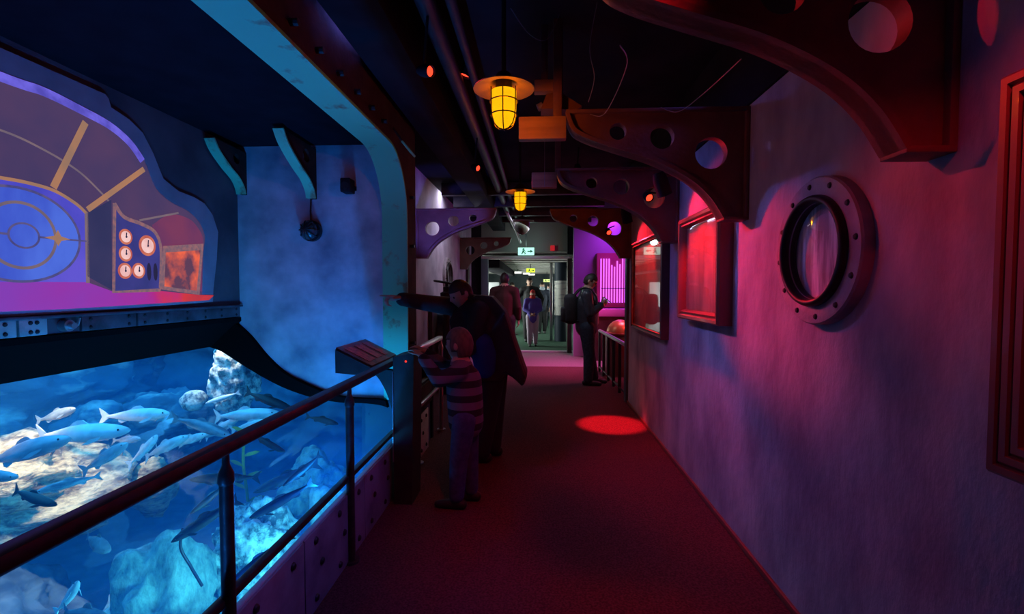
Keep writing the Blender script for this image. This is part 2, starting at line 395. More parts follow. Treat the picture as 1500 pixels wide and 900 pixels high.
# tank shell
T['tank_wall'] = pm('tank_wall', (.05, .14, .24), (.16, .28, .36), rough=.9, scale=1.4, bump=.6, bscale=6)
T['sand'] = pm('sand', (.06, .12, .18), (.12, .2, .26), rough=.9, scale=5, bump=.4, bscale=30)
struct(MB().box((-6.2, -1.6, -1.6), (-1.05, 7.6, -1.42)).build('floor_tank', T['sand']), 'pale sandy bottom of the tank', 'tank floor')
def rockwall(name, p0, du, dv, nu, nv, amp, nrm, mat, label, seed=0):
    mb = MB(); vs_ = []; fs = []
    p0, du, dv, nrm = Vector(p0), Vector(du), Vector(dv), Vector(nrm)
    for i in range(nu+1):
        for j in range(nv+1):
            p = p0 + du*(i/nu) + dv*(j/nv); q = p*1.3 + Vector((seed, 3*seed, 0))
            h = noise.fractal(Vector((q.x, q.y, q.z*2.2)), .9, 2.1, 6) + .5*abs(noise.noise(q*2.7))
            vs_.append(p + nrm*amp*h)
    for i in range(nu):
        for j in range(nv):
            a = i*(nv+1)+j; fs.append((a, a+nv+1, a+nv+2, a+1))
    return struct(mb.add(vs_, fs).build(name, mat, smooth=180), label, 'rock wall')
T['rock_wall'] = pm('rock_wall', (.09, .14, .19), (.62, .62, .58), rough=.9, scale=2.2, stretch=(1, 1, 2.4), bump=.9, bscale=9, lo=.5, hi=.66, detail=10)
rockwall('wall_tank_back', (-5.75, -1.5, -1.45), (0, 9, 0), (0, 0, 2.6), 130, 44, .38, (1, 0, 0), T['rock_wall'], 'blue rocky back wall of the tank', 1)
rockwall('wall_tank_end', (-5.9, 7.2, -1.45), (4.9, 0, 0), (0, 0, 2.6), 90, 40, .3, (0, -1, 0), T['tank_wall'], 'blue rocky far wall of the tank', 5)
struct(MB().box((-6.2, -1.6, 1.75), (-2.56, 7.6, 1.85)).build('ceiling_tank', T['black_paint']))
struct(MB().strip([p for p in s_in if p[0] < -1.2] + [(-1.06, .56)], .06, 3.92, 4.70, XZ(0)).build('ceiling_tank_far', T['black_paint']))
struct(MB().strip([p for p in s_in if p[0] < -1.75], .06, 4.70, 7.4, XZ(0)).build('ceiling_tank_deep', T['black_paint']))
struct(MB().box((-2.72, 3.92, 1.04), (-2.6, 7.4, 1.9)).build('wall_tank_far', T['black_paint']))
struct(MB().box((-1.10, 3.80, .385), (-1.05, 4.72, .60)).build('wall_pier', T['brown_metal']))
struct(MB().box((-1.12, 3.9, -1.5), (-1.07, 4.70, .62)).build('wall_tank_front', T['tank_wall']))
rockwall('wall_tank_jog', (-1.70, 4.62, -1.45), (.62, 0, 0), (0, 0, 2.07), 14, 40, .05, (0, -1, 0), T['tank_wall'], 'blue wall at the near corner of the tank', 3)
struct(MB().box((-1.74, 4.62, -1.5), (-1.66, 7.4, .62)).build('wall_tank_side', T['tank_wall']))
struct(MB().box((-1.12, -1.5, -1.5), (-1.07, 3.9, -.1)).build('wall_tank_front_low', T['tank_wall']))
struct(MB().box((-6.2, -1.7, -1.5), (-1.05, -1.6, 1.8)).build('wall_tank_near', T['tank_wall']))
# water body under the curved acrylic
mw, ntw, bw = nodes('tank_water'); ntw.nodes.remove(bw)
tr = N(ntw, 'ShaderNodeBsdfTransparent')
vo = ntw.nodes['Material Output']
va = N(ntw, 'ShaderNodeVolumeAbsorption'); va.inputs['Color'].default_value = (.12, .72, .96, 1); va.inputs['Density'].default_value = .24
vsn = N(ntw, 'ShaderNodeVolumeScatter'); vsn.inputs['Color'].default_value = (.05, .42, 1.0, 1); vsn.inputs['Density'].default_value = .078
ad = N(ntw, 'ShaderNodeAddShader')
ntw.links.new(tr.outputs[0], vo.inputs['Surface']); ntw.links.new(va.outputs[0], ad.inputs[0]); ntw.links.new(vsn.outputs[0], ad.inputs[1])
ntw.links.new(ad.outputs[0], vo.inputs['Volume'])
wp = [(-5.45, -1.40), (-5.45, .98)] + [(p[0]-.01, p[1]-.03) for p in s_in[:-2]] + [(-1.13, .36), (-1.13, -1.40)]
wp2 = [(-5.45, -1.40), (-5.45, .58), (-1.76, .58), (-1.76, -1.40)]
water = MB().plate([wp], -1.45, 4.59, XZ(0)).plate([wp2], 4.592, 6.9, XZ(0)).build('tank_water', mw, smooth=30)
tag(water, 'clear blue water filling the big tank', 'water', kind='stuff')
# curved acrylic sheet
ac = MB().strip(s_in, -.012, -1.45, 3.79, XZ(0))
acr = struct(ac.build('window_tank', T['acrylic'], smooth=180), 'curved clear acrylic window sloping down over the tank', 'window')
vb = empty('violet_fill_bar', (-1.0, 1.6, 2.96), 'added housing of the violet fill light, high above the arch wall', 'light bar')
MB().bbox((-1.048, 1.45, 2.94), (-1.0, 3.85, 2.99), .006).build('housing', T['black_paint'], vb)  # housing made up to go with the violet fill light
tb = empty('tank_fill_bar', (-1.2, 1.6, .02), 'added slim housing of the blue fill light, hidden behind the kerb', 'light bar')
MB().bbox((-1.24, -.4, .03), (-1.14, 3.6, .075), .006).build('housing', T['black_paint'], tb)  # unseen housing, made up for the blue fill light
MB().box((-1.16, -.4, -.08), (-1.12, 3.6, .03)).build('bracket', T['black_paint'], tb)

# ================================================================== PROJECTION SCREEN in the bay
XS = -2.44
scr = empty('projection_screen', (XS, 2.0, 1.36), 'large shaped projection screen showing a blue round window and brass gauges', 'screen')
T['scr_edge'] = pm('screen_edge', (.22, .21, .26), (.30, .28, .34), rough=.8, scale=5)
edge = [(.2, 1.36), (.2, 2.575), (2.601, 2.591), (2.622, 2.573), (2.634, 2.531), (2.756, 2.505), (2.853, 2.456), (2.928, 2.353), (3.005, 2.212), (3.134, 2.159), (3.281, 2.146), (3.385, 2.121), (3.47, 2.05), (3.527, 1.93), (3.504, 1.722), (3.458, 1.49), (3.45, 1.40), (2.342, 1.375), (1.0, 1.36)]
MB().plate([edge], 0, .018, YZ(XS)).build('backing', T['scr_edge'], scr, smooth=20)
def flat(name, loops, lvl, mat, parent=scr, t=.0015):
    return MB().plate(loops if isinstance(loops[0][0], tuple) else [loops], 0, t, YZ(XS + .018 + lvl*.0017)).build(name, mat, parent, smooth=20)
def band(pts, w_):
    n = len(pts); L = []; R = []
    for i in range(n):
        a = Vector(pts[max(i-1, 0)]); b = Vector(pts[min(i+1, n-1)]); d = (b-a).normalized()*w_/2
        L.append((pts[i][0]-d.y, pts[i][1]+d.x)); R.append((pts[i][0]+d.y, pts[i][1]-d.x))
    return L + R[::-1]
def flatband(name, pts, w_, lvl, mat, parent=scr):
    n = len(pts); sh_ = []
    for i in range(n):
        d = (Vector(pts[min(i+1, n-1)]) - Vector(pts[max(i-1, 0)])).normalized()*w_/2
        sh_.append((pts[i][0] + d.y, pts[i][1] - d.x))
    return MB().strip(sh_, w_, 0, .0015, YZ(XS + .018 + lvl*.0017)).build(name, mat, parent, smooth=20)
def cr2(pts, n=8): return [tuple(p[:2]) for p in crom([(*p, 0) for p in pts], n)]
T['pj_ceil'] = em('projected_ceiling', (.060, .040, .115), 1, (.085, .045, .115), scale=3)
T['pj_glow'] = em('projected_glow', (.085, .07, .46), 1, (.16, .13, .74), scale=14)
T['pj_gold'] = em('projected_gold', (.30, .17, .115), 1, (.42, .19, .10), scale=6)
T['pj_gold_dim'] = em('projected_gold_dim', (.15, .11, .15), 1, (.21, .14, .16), scale=10)
T['pj_blue'] = em('projected_blue', (.035, .06, .50), 1, (.075, .15, .70), scale=2.4, stretch=(1, 1.6, .7))
T['pj_blue2'] = em('projected_blue_far', (.06, .06, .50), 1, (.12, .09, .62), scale=3)
T['pj_line'] = em('projected_line', (.055, .055, .20), 1, (.11, .09, .22), scale=20)
T['pj_side'] = em('projected_cabinet_side', (.030, .030, .095), 1, (.04, .036, .105), scale=5)
T['pj_panel'] = em('projected_panel', (.034, .035, .18), 1, (.05, .045, .24), scale=5)
T['pj_trim'] = em('projected_trim', (.16, .10, .14), 1, (.30, .13, .14), scale=40)
T['pj_face'] = em('projected_dial', (.95, .62, .60), 1, (.80, .42, .40), scale=12)
T['pj_ring'] = em('projected_dial_ring', (.50, .10, .075), 1, (.62, .18, .10), scale=20)
T['pj_dark'] = em('projected_dark', (.02, .015, .05), 1)
T['pj_pic'] = em('projected_map', (.11, .045, .085), 1, (.85, .13, .06), scale=7, lo=.42, hi=.62)
T['pj_wall'] = em('projected_wall', (.13, .035, .11), 1, (.19, .04, .10), scale=4)
def yramp(name, stops, sy0, sy1):
    m, nt, b = nodes(name); b.inputs['Base Color'].default_value = (.02, .02, .02, 1); b.inputs['Specular IOR Level'].default_value = 0
    tc = N(nt, 'ShaderNodeTexCoord'); sx = N(nt, 'ShaderNodeSeparateXYZ'); mr = N(nt, 'ShaderNodeMapRange')
    nz = N(nt, 'ShaderNodeTexNoise'); nz.inputs['Scale'].default_value = 5; nz.inputs['Detail'].default_value = 4
    ma = N(nt, 'ShaderNodeMath', operation='MULTIPLY_ADD'); ma.inputs[1].default_value = .5; ma.inputs[2].default_value = -.25
    mb_ = N(nt, 'ShaderNodeMath', operation='ADD')
    nt.links.new(tc.outputs['Object'], sx.inputs[0]); nt.links.new(tc.outputs['Object'], nz.inputs[0])
    mr.inputs['From Min'].default_value = sy0; mr.inputs['From Max'].default_value = sy1
    nt.links.new(sx.outputs['Y'], mr.inputs['Value']); nt.links.new(nz.outputs['Fac'], ma.inputs[0])
    nt.links.new(mr.outputs[0], mb_.inputs[0]); nt.links.new(ma.outputs[0], mb_.inputs[1])
    r = ramp(nt, stops); nt.links.new(mb_.outputs[0], r.inputs[0])
    nt.links.new(r.outputs[0], b.inputs['Emission Color']); b.inputs['Emission Strength'].default_value = 1
    return m
T['pj_floor'] = yramp('projected_floor', [(0, (.22, .045, .44)), (.42, (.30, .03, .36)), (.62, (.42, .02, .22)), (.8, (.62, .035, .04)), (1, (.35, .03, .05))], 0, 1.5)
# image field inside the border
ceil_out = [(.35, 1.45), (.35, 2.42)] + cr2([(.6, 2.44), (1.3, 2.45), (2.067, 2.456), (2.256, 2.470), (2.448, 2.455), (2.621, 2.432), (2.751, 2.376), (2.857, 2.283), (2.936, 2.141), (3.058, 2.073), (3.211, 2.039), (3.323, 1.974), (3.376, 1.878), (3.357, 1.753), (3.333, 1.466)], 5) + [(3.33, 1.43)]
flat('image_ceiling', ceil_out, 0, T['pj_ceil'])
flatband('image_glow_band', cr2([(.6, 2.44), (1.3, 2.45), (2.067, 2.456), (2.256, 2.466), (2.448, 2.448), (2.621, 2.422), (2.751, 2.366), (2.84, 2.283)]), .045, 1, T['pj_glow'])
flat('image_wall', cr2([(2.90, 1.90), (3.05, 1.99), (3.22, 1.985), (3.31, 1.93), (3.355, 1.86), (3.345, 1.74)], 4) + [(3.33, 1.48), (2.96, 1.5)], 1, T['pj_wall'])
flat('image_floor', [(.35, 1.40), (.35, 1.525), (2.45, 1.535), (2.60, 1.485), (2.95, 1.485), (3.30, 1.455), (3.46, 1.45), (3.40, 1.415), (2.342, 1.395)], 1, T['pj_floor'])
# window
win = cr2([(1.60, 1.905), (1.72, 1.95), (1.90, 1.99), (2.06, 2.0), (2.17, 2.002), (2.29, 1.99), (2.40, 1.945), (2.455, 1.905)], 5) + [(2.45, 1.535), (1.60, 1.525)]
flat('image_window', win, 1, T['pj_blue2'])
flatband('image_window_rim', win[:36], .016, 3, T['pj_gold'])
flat('image_window_post', [(2.442, 1.53), (2.462, 1.53), (2.467, 1.91), (2.447, 1.91)], 3, T['pj_gold_dim'])
flat('image_pane', circ(2.12, 1.752, .29, 48, .215), 2, T['pj_blue'])
def ringloop(cy, cz, rx, ry, w_): return [circ(cy, cz, rx, 48, ry), circ(cy, cz, rx-w_, 48, ry-w_)]
flat('image_ring', ringloop(2.12, 1.752, .30, .225, .012), 3, T['pj_line'])
flat('image_ring', ringloop(2.13, 1.75, .165, .16, .014), 3, T['pj_gold_dim'])
flat('image_ring', ringloop(2.14, 1.75, .072, .062, .009), 3, T['pj_line'])
flat('image_crossbar', [(2.21, 1.745), (2.45, 1.75), (2.45, 1.758), (2.21, 1.755)], 4, T['pj_line'])
flat('image_crossbar', [(1.60, 1.745), (2.07, 1.745), (2.07, 1.755), (1.60, 1.755)], 4, T['pj_line'])
flat('image_star', [(2.23, 1.752), (2.28, 1.765), (2.297, 1.795), (2.312, 1.765), (2.36, 1.754), (2.312, 1.742), (2.297, 1.715), (2.28, 1.741)], 5, T['pj_gold'])
# ribs and hoop
for a, b, w_, k in (((2.285, 2.005), (2.47, 2.39), .034, 'pj_gold'), ((2.465, 1.925), (2.845, 2.235), .030, 'pj_gold'), ((1.80, 1.99), (1.70, 2.42), .034, 'pj_gold'), ((2.02, 2.02), (2.03, 2.44), .034, 'pj_gold'), ((2.80, 1.915), (3.12, 2.01), .012, 'pj_gold_dim')):
    flatband('image_rib', [a, b], w_, 3, T[k])
flatband('image_hoop', cr2([(1.2, 2.16), (1.7, 2.21), (2.05, 2.215), (2.25, 2.18), (2.42, 2.12), (2.54, 2.04), (2.60, 1.99)]), .010, 2, T['pj_gold_dim'])
# cabinet with dials
flat('image_cabinet_side', [(2.463, 1.907), (2.61, 2.004), (2.596, 1.492), (2.45, 1.566)], 3, T['pj_side'])
pan = [(2.627, 1.987)] + cr2([(2.627, 1.987), (2.688, 1.919), (2.807, 1.895), (2.91, 1.858), (2.955, 1.765), (2.95, 1.60), (2.94, 1.491)], 5)[1:] + [(2.604, 1.481)]
flat('image_cabinet_front', pan, 4, T['pj_panel'])
flatband('image_cabinet_trim', pan + [pan[0]], .022, 5, T['pj_trim'])
for (y, z, r) in ((2.693, 1.804, .033), (2.689, 1.704, .033), (2.681, 1.604, .034), (2.777, 1.608, .034), (2.848, 1.766, .046)):
    rg = flat('image_dial_ring', circ(y, z, r*1.38, 28), 6, T['pj_ring'])
    flat('image_dial', circ(y, z, r, 28), 7, T['pj_face'], rg)
    flatband('image_needle', [(y, z-r*.2), (y+r*.1, z+r*.75)], .006, 8, T['pj_dark'], rg)
    flat('image_needle_hub', circ(y, z, .006, 10), 9, T['pj_dark'], rg)
for y in (2.855, 2.905):
    flat('image_lever', circ(y, 1.605, .016, 16, .055), 6, T['pj_dark'])
flat('image_picture_frame', [(2.975, 1.775), (3.35, 1.825), (3.295, 1.455), (2.95, 1.495)], 5, T['pj_trim'])
flat('image_picture', [(2.995, 1.735), (3.315, 1.775), (3.265, 1.485), (2.975, 1.515)], 6, T['pj_pic'])

# riveted panels under the screen
def rivpanel(a, b, mat, label):
    o = MB().bbox((-2.452, a, 1.272), (-2.425, b, 1.352), .004).build('riveted_panel', mat)
    tag(o, label, 'metal panel', 'riveted panels under the projection screen')
    n = max(2, int((b-a)/.16))
    bolts(o, [(-2.425, a + .05 + (b-a-.1)*k/(n-1), z) for k in range(n) for z in (1.29, 1.335)], .6)
    return o
T['pale_plate'] = rusty('pale_plate', (.40, .46, .45), (.14, .15, .16), .5, .72, rough=.45, metal=.3)
rivpanel(.3, 2.10, T['pale_plate'], 'pale grey riveted metal panel under the projection, beside the gap')
rivpanel(2.11, 2.24, T['pale_plate'], 'short pale metal panel beside the dark gap under the projection')
rivpanel(2.42, 2.765, T['riveted'], 'dark riveted metal panel under the projected cabinet')
rivpanel(2.78, 3.78, T['riveted'], 'long dark riveted metal panel reaching the corner of the bay')
lr = tag(MB().bbox((-2.45, .3, 1.352), (-2.405, 3.79, 1.368), .004).build('screen_ledge', T['riveted']), 'narrow dark metal ledge along the bottom of the projection screen', 'ledge')
j = empty('pipe_joint', (-2.44, 2.33, 1.275), 'small shiny metal pipe joint in the gap between two panels', 'pipe joint')
MB().cyl((-2.45, 2.33, 1.31), (-2.40, 2.33, 1.31), .03, n=16).build('flange', T['steel'], j)
MB().cyl((-2.40, 2.33, 1.31), (-2.375, 2.33, 1.31), .016, n=12).build('nipple', T['steel'], j)
MB().tube([(-2.435, 2.37, 1.29), (-2.42, 2.39, 1.31), (-2.42, 2.40, 1.345)], .008, 8).build('pipe', T['steel'], j)

# small curved brackets on the bay end wall
def bay_bracket(x, L, H, ztop, label):
    e = empty('wall_bracket', (x, 3.80, ztop-H), label, 'bracket', 'curved brackets in the tank bay')
    pf = cr2([(3.80-L, ztop), (3.80-L*.86, ztop-H*.22), (3.80-L*.55, ztop-H*.48), (3.80-L*.28, ztop-H*.66), (3.80-L*.14, ztop-H*.84), (3.80-L*.09, ztop-H)], 6)
    MB().plate([pf + [(3.80, ztop-H), (3.80, ztop)], circ(3.80-L*.32, ztop-H*.24, L*.1, 16)], -.022, .022, YZ(x)).build('web', T['brown_metal'], e)
    MB().strip(pf, -.014, -.038, .038, YZ(x)).build('flange', T['arch'], e)
bay_bracket(-1.80, .52, .40, 2.62, 'curved blue-edged bracket above the round lamp in the bay')
bay_bracket(-2.38, .40, .34, 2.60, 'curved blue-edged bracket in the corner beside the projection')
gl = empty('round_wall_lamp', (-1.82, 3.80, 1.88), 'small round caged lamp hanging on the blue end wall', 'lamp')
MB().ell((-1.82, 3.74, 1.965), (.07, .06, .075)).build('globe', pm('lamp_globe', (.03, .05, .06), rough=.2, coat=.5), gl, 180)
for k in range(5):
    a = PI*k/5
    MB().tube([(-1.82 + .074*math.cos(t)*math.cos(a), 3.74 + .064*math.sin(t) - .0, 1.965 + .078*math.cos(t)*math.sin(a)) for t in [2*PI*i/24 for i in range(25)]], .004, 6).build('cage_bar', T['bolt'], gl)
MB().cyl((-1.82, 3.80, 1.965), (-1.82, 3.765, 1.965), .085, n=24).build('backplate', T['bolt'], gl)
MB().tube([(-1.825, 3.79, 2.04), (-1.828, 3.79, 2.12), (-1.822, 3.79, 2.22)], .007, 6).build('cable', T['bolt'], gl)
sp = empty('speaker', (-1.49, 3.80, 2.24), 'small black loudspeaker on the blue end wall', 'speaker')
MB().bbox((-1.53, 3.66, 2.25), (-1.45, 3.77, 2.36), .01, None).build('cabinet', T['black_paint'], sp)
MB().box((-1.56, 3.74, 2.285), (-1.45, 3.80, 2.315)).build('bracket', T['black_paint'], sp)
MB().cyl((-1.49, 3.664, 2.30), (-1.49, 3.655, 2.30), .03, n=20).build('cone', T['bolt'], sp)

# ================================================================== TANK CONTENTS
def rock(name, c, r, seed, mat, label, amp=.35, sub=4, freq=1.6, strat=1.0, group=None, cat='rock'):
    bm = bmesh.new(); bmesh.ops.create_icosphere(bm, subdivisions=sub, radius=1)
    for v in bm.verts:
        q = Vector((v.co.x*r[0], v.co.y*r[1], v.co.z*r[2]*strat))*freq/max(.25, min(r)) * .5 + Vector((seed*7.1, seed*3.3, seed))
        h = noise.fractal(q, .8, 2.2, 6)*amp + amp*.5*(abs(noise.noise(q*2.3)))
        d = 1 + h
        v.co = Vector((v.co.x*r[0]*d, v.co.y*r[1]*d, v.co.z*r[2]*d)) + Vector(c)
    mb = MB(); bm.verts.index_update()
    mb.add([v.co.copy() for v in bm.verts], [[v.index for v in f.verts] for f in bm.faces]); bm.free()
    return tag(mb.build(name, mat, smooth=180), label, cat, group)
T['rock_beige'] = pm('rock_beige', (.16, .10, .06), (.90, .64, .38), rough=.9, scale=6, stretch=(1, 1, 2.8), bump=1.0, bscale=16, lo=.40, hi=.60, detail=12, nr=.72)
T['rock_white'] = pm('rock_white', (.10, .13, .14), (.92, .90, .82), rough=.9, scale=9, bump=.9, bscale=18, lo=.42, hi=.58, detail=12, nr=.70)
T['rock_cyan'] = pm('rock_cyan', (.06, .15, .17), (.60, .72, .62), rough=.9, scale=7, stretch=(1, 1, .45), bump=1.0, bscale=14, lo=.36, hi=.66, detail=12, nr=.72)
T['rock_dark'] = pm('rock_dark', (.03, .06, .10), (.16, .24, .32), rough=.9, scale=5, stretch=(1, 1, 1.6), bump=.9, bscale=10, detail=10)
rock('boulder', (-4.50, 3.75, -.24), (.86, .62, .42), 1, T['rock_beige'], 'big beige layered boulder under the shoal of fish', .25, 5, 1.3, 2.2)
rock('boulder', (-3.6, 4.2, -.38), (.20, .18, .25), 2, T['rock_beige'], 'small beige stone standing beside the big beige boulder', .35)
rock('rock_column', (-3.40, 5.15, .52), (.20, .22, .42), 3, T['rock_white'], 'pale craggy rock hanging in the far corner of the tank', .55, 5, 1.6)
rock('rock_column', (-3.70, 5.6, .75), (.16, .18, .32), 14, T['rock_white'], 'narrow pale rock behind the craggy corner rock', .5, 4, 1.6)
rock('boulder', (-3.75, 5.0, .27), (.13, .12, .11), 4, T['rock_white'], 'small white stone beside the craggy corner rock', .25)
rock('coral_rock', (-1.98, 4.15, -.28), (.30, .26, .28), 5, T['rock_cyan'], 'pale cyan coral rock in the far corner by the jamb', .5, 5)
rock('coral_rock', (-2.15, 3.45, -.50), (.26, .24, .40), 6, T['rock_white'], 'bright white craggy rock below the dark fish', .5, 5)
rock('coral_rock', (-1.62, 3.75, -.62), (.24, .26, .45), 15, T['rock_cyan'], 'pale blue rock beside the bright white craggy rock', .45, 5)
rock('rock_pillar', (-2.62, 3.15, -.98), (.42, .36, .62), 7, T['rock_cyan'], 'broad pale green-blue rock rising from the tank floor', .4, 5)
rock('rock_pillar', (-2.05, 2.75, -1.05), (.40, .30, .50), 17, T['rock_cyan'], 'low pale cyan rock beside the broad rock on the tank floor', .4, 5)
rock('cliff', (-4.0, 3.0, -1.12), (.80, .62, .52), 8, T['rock_dark'], 'dark blue cliff under the big beige boulder', .3, 5)
rock('boulder', (-4.55, 5.75, -.15), (.52, .5, .4), 9, T['rock_wall'], 'wide bluish rock at the back of the tank', .4, 5)
rock('boulder', (-4.95, 4.95, -.1), (.26, .36, .28), 10, T['rock_wall'], 'rounded bluish rock against the tank back wall', .4, 5)
kp = empty('kelp', (-2.53, 3.97, -.9), 'tall yellow-green strand of kelp rising beside the rocks', 'kelp')
T['kelp'] = pm('kelp', (.28, .30, .05), (.45, .42, .08), rough=.6, scale=10)
kpath = crom([(-2.53, 3.97, -.9), (-2.50, 3.95, -.4), (-2.55, 3.97, 0), (-2.51, 3.95, .28)], 8)
MB().tube(kpath, .012, 8).build('stem', T['kelp'], kp)
for i in range(3, len(kpath)-1, 2):
    p = kpath[i]; s_ = 1 if i % 4 == 1 else -1
    lf = MB().plate([[(0, 0), (.04, .018), (.10, .012), (.14, -.012), (.09, -.02), (.03, -.012)]], -.002, .002, lambda u, v, w_, p=p, s_=s_: p + Vector((s_*u, w_ + u*.2, v + u*.35)))
    lf.build('leaf', T['kelp'], kp)
hz = tag(MB().tube(crom([(-2.0, 2.55, .14), (-2.03, 2.57, .02), (-2.0, 2.6, -.1), (-1.93, 2.6, -.22)], 8), .008, 8).build('hose', T['bolt']), 'thin dark hose hanging in the water beside the rocks', 'hose')

# fish
T['fish_silver'] = pm('fish_silver', (.62, .66, .70), (.86, .88, .90), rough=.35, metal=.15, scale=9)
T['fish_blue'] = pm('fish_blue', (.10, .16, .24), (.40, .46, .52), rough=.38, metal=.2, scale=3, stretch=(1, 1, 2.5))
T['fish_dark'] = pm('fish_dark', (.006, .010, .016), (.014, .022, .03), rough=.55, scale=6)
T['fish_grey'] = pm('fish_grey', (.12, .16, .19), (.22, .26, .28), rough=.5, scale=8)
def fish_parts(mat, fat=1.0, arch=0.0):
    """unit fish: nose at x=+.5, tail tip at x=-.5, dorsal side +z"""
    st = [(.50, .006, .008), (.47, .028, .030), (.42, .046, .052), (.34, .060, .074), (.22, .070, .092), (.06, .070, .098), (-.10, .056, .082), (-.22, .038, .056), (-.30, .024, .036), (-.36, .016, .026), (-.39, .011, .024)]
    n = 14; vs_ = []; fs = []
    bend = lambda x: arch*(x*x - .08)
    for x, wy, hz_ in st:
        for k in range(n):
            a = 2*PI*k/n; zz = math.sin(a)
            vs_.append((x, bend(x) + wy*fat*math.cos(a)*(1 - .15*max(0, zz)), hz_*fat*zz*(1 if zz > 0 else .95)))
    for i in range(len(st)-1):
        for k in range(n): fs.append((i*n+k, i*n+(k+1) % n, (i+1)*n+(k+1) % n, (i+1)*n+k))
    fs += [tuple(range(n)), tuple(range(len(st)*n-1, (len(st)-1)*n-1, -1))]
    out = [('body', MB().add(vs_, fs))]
    fn = lambda u, v, w_: Vector((u, bend(u) + w_, v))
    out.append(('tail_fin', MB().plate([[(-.375, .022), (-.43, .060), (-.50, .105), (-.475, .045), (-.455, 0), (-.475, -.045), (-.50, -.105), (-.43, -.060), (-.375, -.022)]], -.005, .005, fn)))
    out.append(('dorsal_fin', MB().plate([[(.10, .090*fat), (.04, .135*fat), (-.02, .132*fat), (-.07, .11*fat), (-.10, .078*fat)]], -.004, .004, fn)))
    out.append(('anal_fin', MB().plate([[(-.12, -.070*fat), (-.20, -.105*fat), (-.24, -.085*fat), (-.25, -.045*fat)]], -.004, .004, fn)))
    for s_ in (1, -1):
        out.append(('pectoral_fin', MB().plate([[(.28, -.03), (.20, -.045), (.14, -.085), (.19, -.085), (.26, -.055)]], -.003, .003, lambda u, v, w_, s_=s_: Vector((u, bend(u) + s_*(.058*fat + (.28-u)*.35) + w_, v)))))
    for s_ in (1, -1):
        out.append(('eye', MB().ell((.425, bend(.425) + s_*.043*fat, .014), (.010, .006, .010), n=10, h=6)))
    me = []
    for nm, mb in out:
        m_ = mb.mesh(nm, Vector((0, 0, 0)), 60); m_.materials.append(T['eye'] if nm == 'eye' else T[mat]); me.append((nm, m_))
    return me
KIND = {('s', 0): fish_parts('fish_silver', .86, .10), ('s', 1): fish_parts('fish_silver', .80, -.16),
        ('b', 0): fish_parts('fish_blue', .88, -.10), ('b', 1): fish_parts('fish_blue', .92, .12),
        ('d', 0): fish_parts('fish_dark', .82, .12), ('d', 1): fish_parts('fish_dark', .78, -.12),
        ('g', 0): fish_parts('fish_grey', 1.7, .05), ('g', 1): fish_parts('fish_grey', 1.6, -.05)}
FGRP = {'s': 'silver fish in the tank', 'b': 'blue-backed fish in the tank', 'd': 'dark fish in the tank', 'g': 'deep-bodied grey fish in the tank'}
FLAB = ['longest silver fish swimming over the top of the big beige boulder', 'large silver fish above the rest of the shoal before the rock wall', 'blue-backed fish between the silver shoal and the handrail', 'large blue-backed fish crossing the upper edge of the big boulder',
 'blue-backed fish diving nose-up off the edge of the big boulder', 'small blue-backed fish over the lower edge of the big boulder', 'dark fish right in front of the big beige boulder', 'blue-backed fish in front of the back end of the big boulder', 'blue-backed fish just below the large silver fish of the shoal',
 'slim silver fish swimming steeply upward beside the small beige stone', 'silver fish in the middle of the tight shoal', 'silver fish leading the tight shoal', 'silver fish under the pale craggy corner rock', 'silver fish below the one under the craggy corner rock', 'dark fish high in the water beside the black curved border',
 'dark fish near the end wall between rail post and console', 'dark fish just behind the middle of the handrail', 'dark fish above the bright white craggy rock by the far post', 'long dark fish diving past the handrail post with the hose', 'small dark fish above the long diving one', 'dark level fish behind the handrail post',
 'dark fish slanting down before the bright white craggy rock', 'dark fish slanting down behind the one by the white rock', 'dark fish right behind the kerb and lower rail', 'deep-bodied grey fish alone in the open blue water', 'silver fish rising before the dark blue cliff', 'big deep-bodied grey fish low before the dark cliff',
 'silver fish deep behind the tight shoal', 'blue-backed fish above the far side of the big boulder', 'silver fish beside the small white stone']
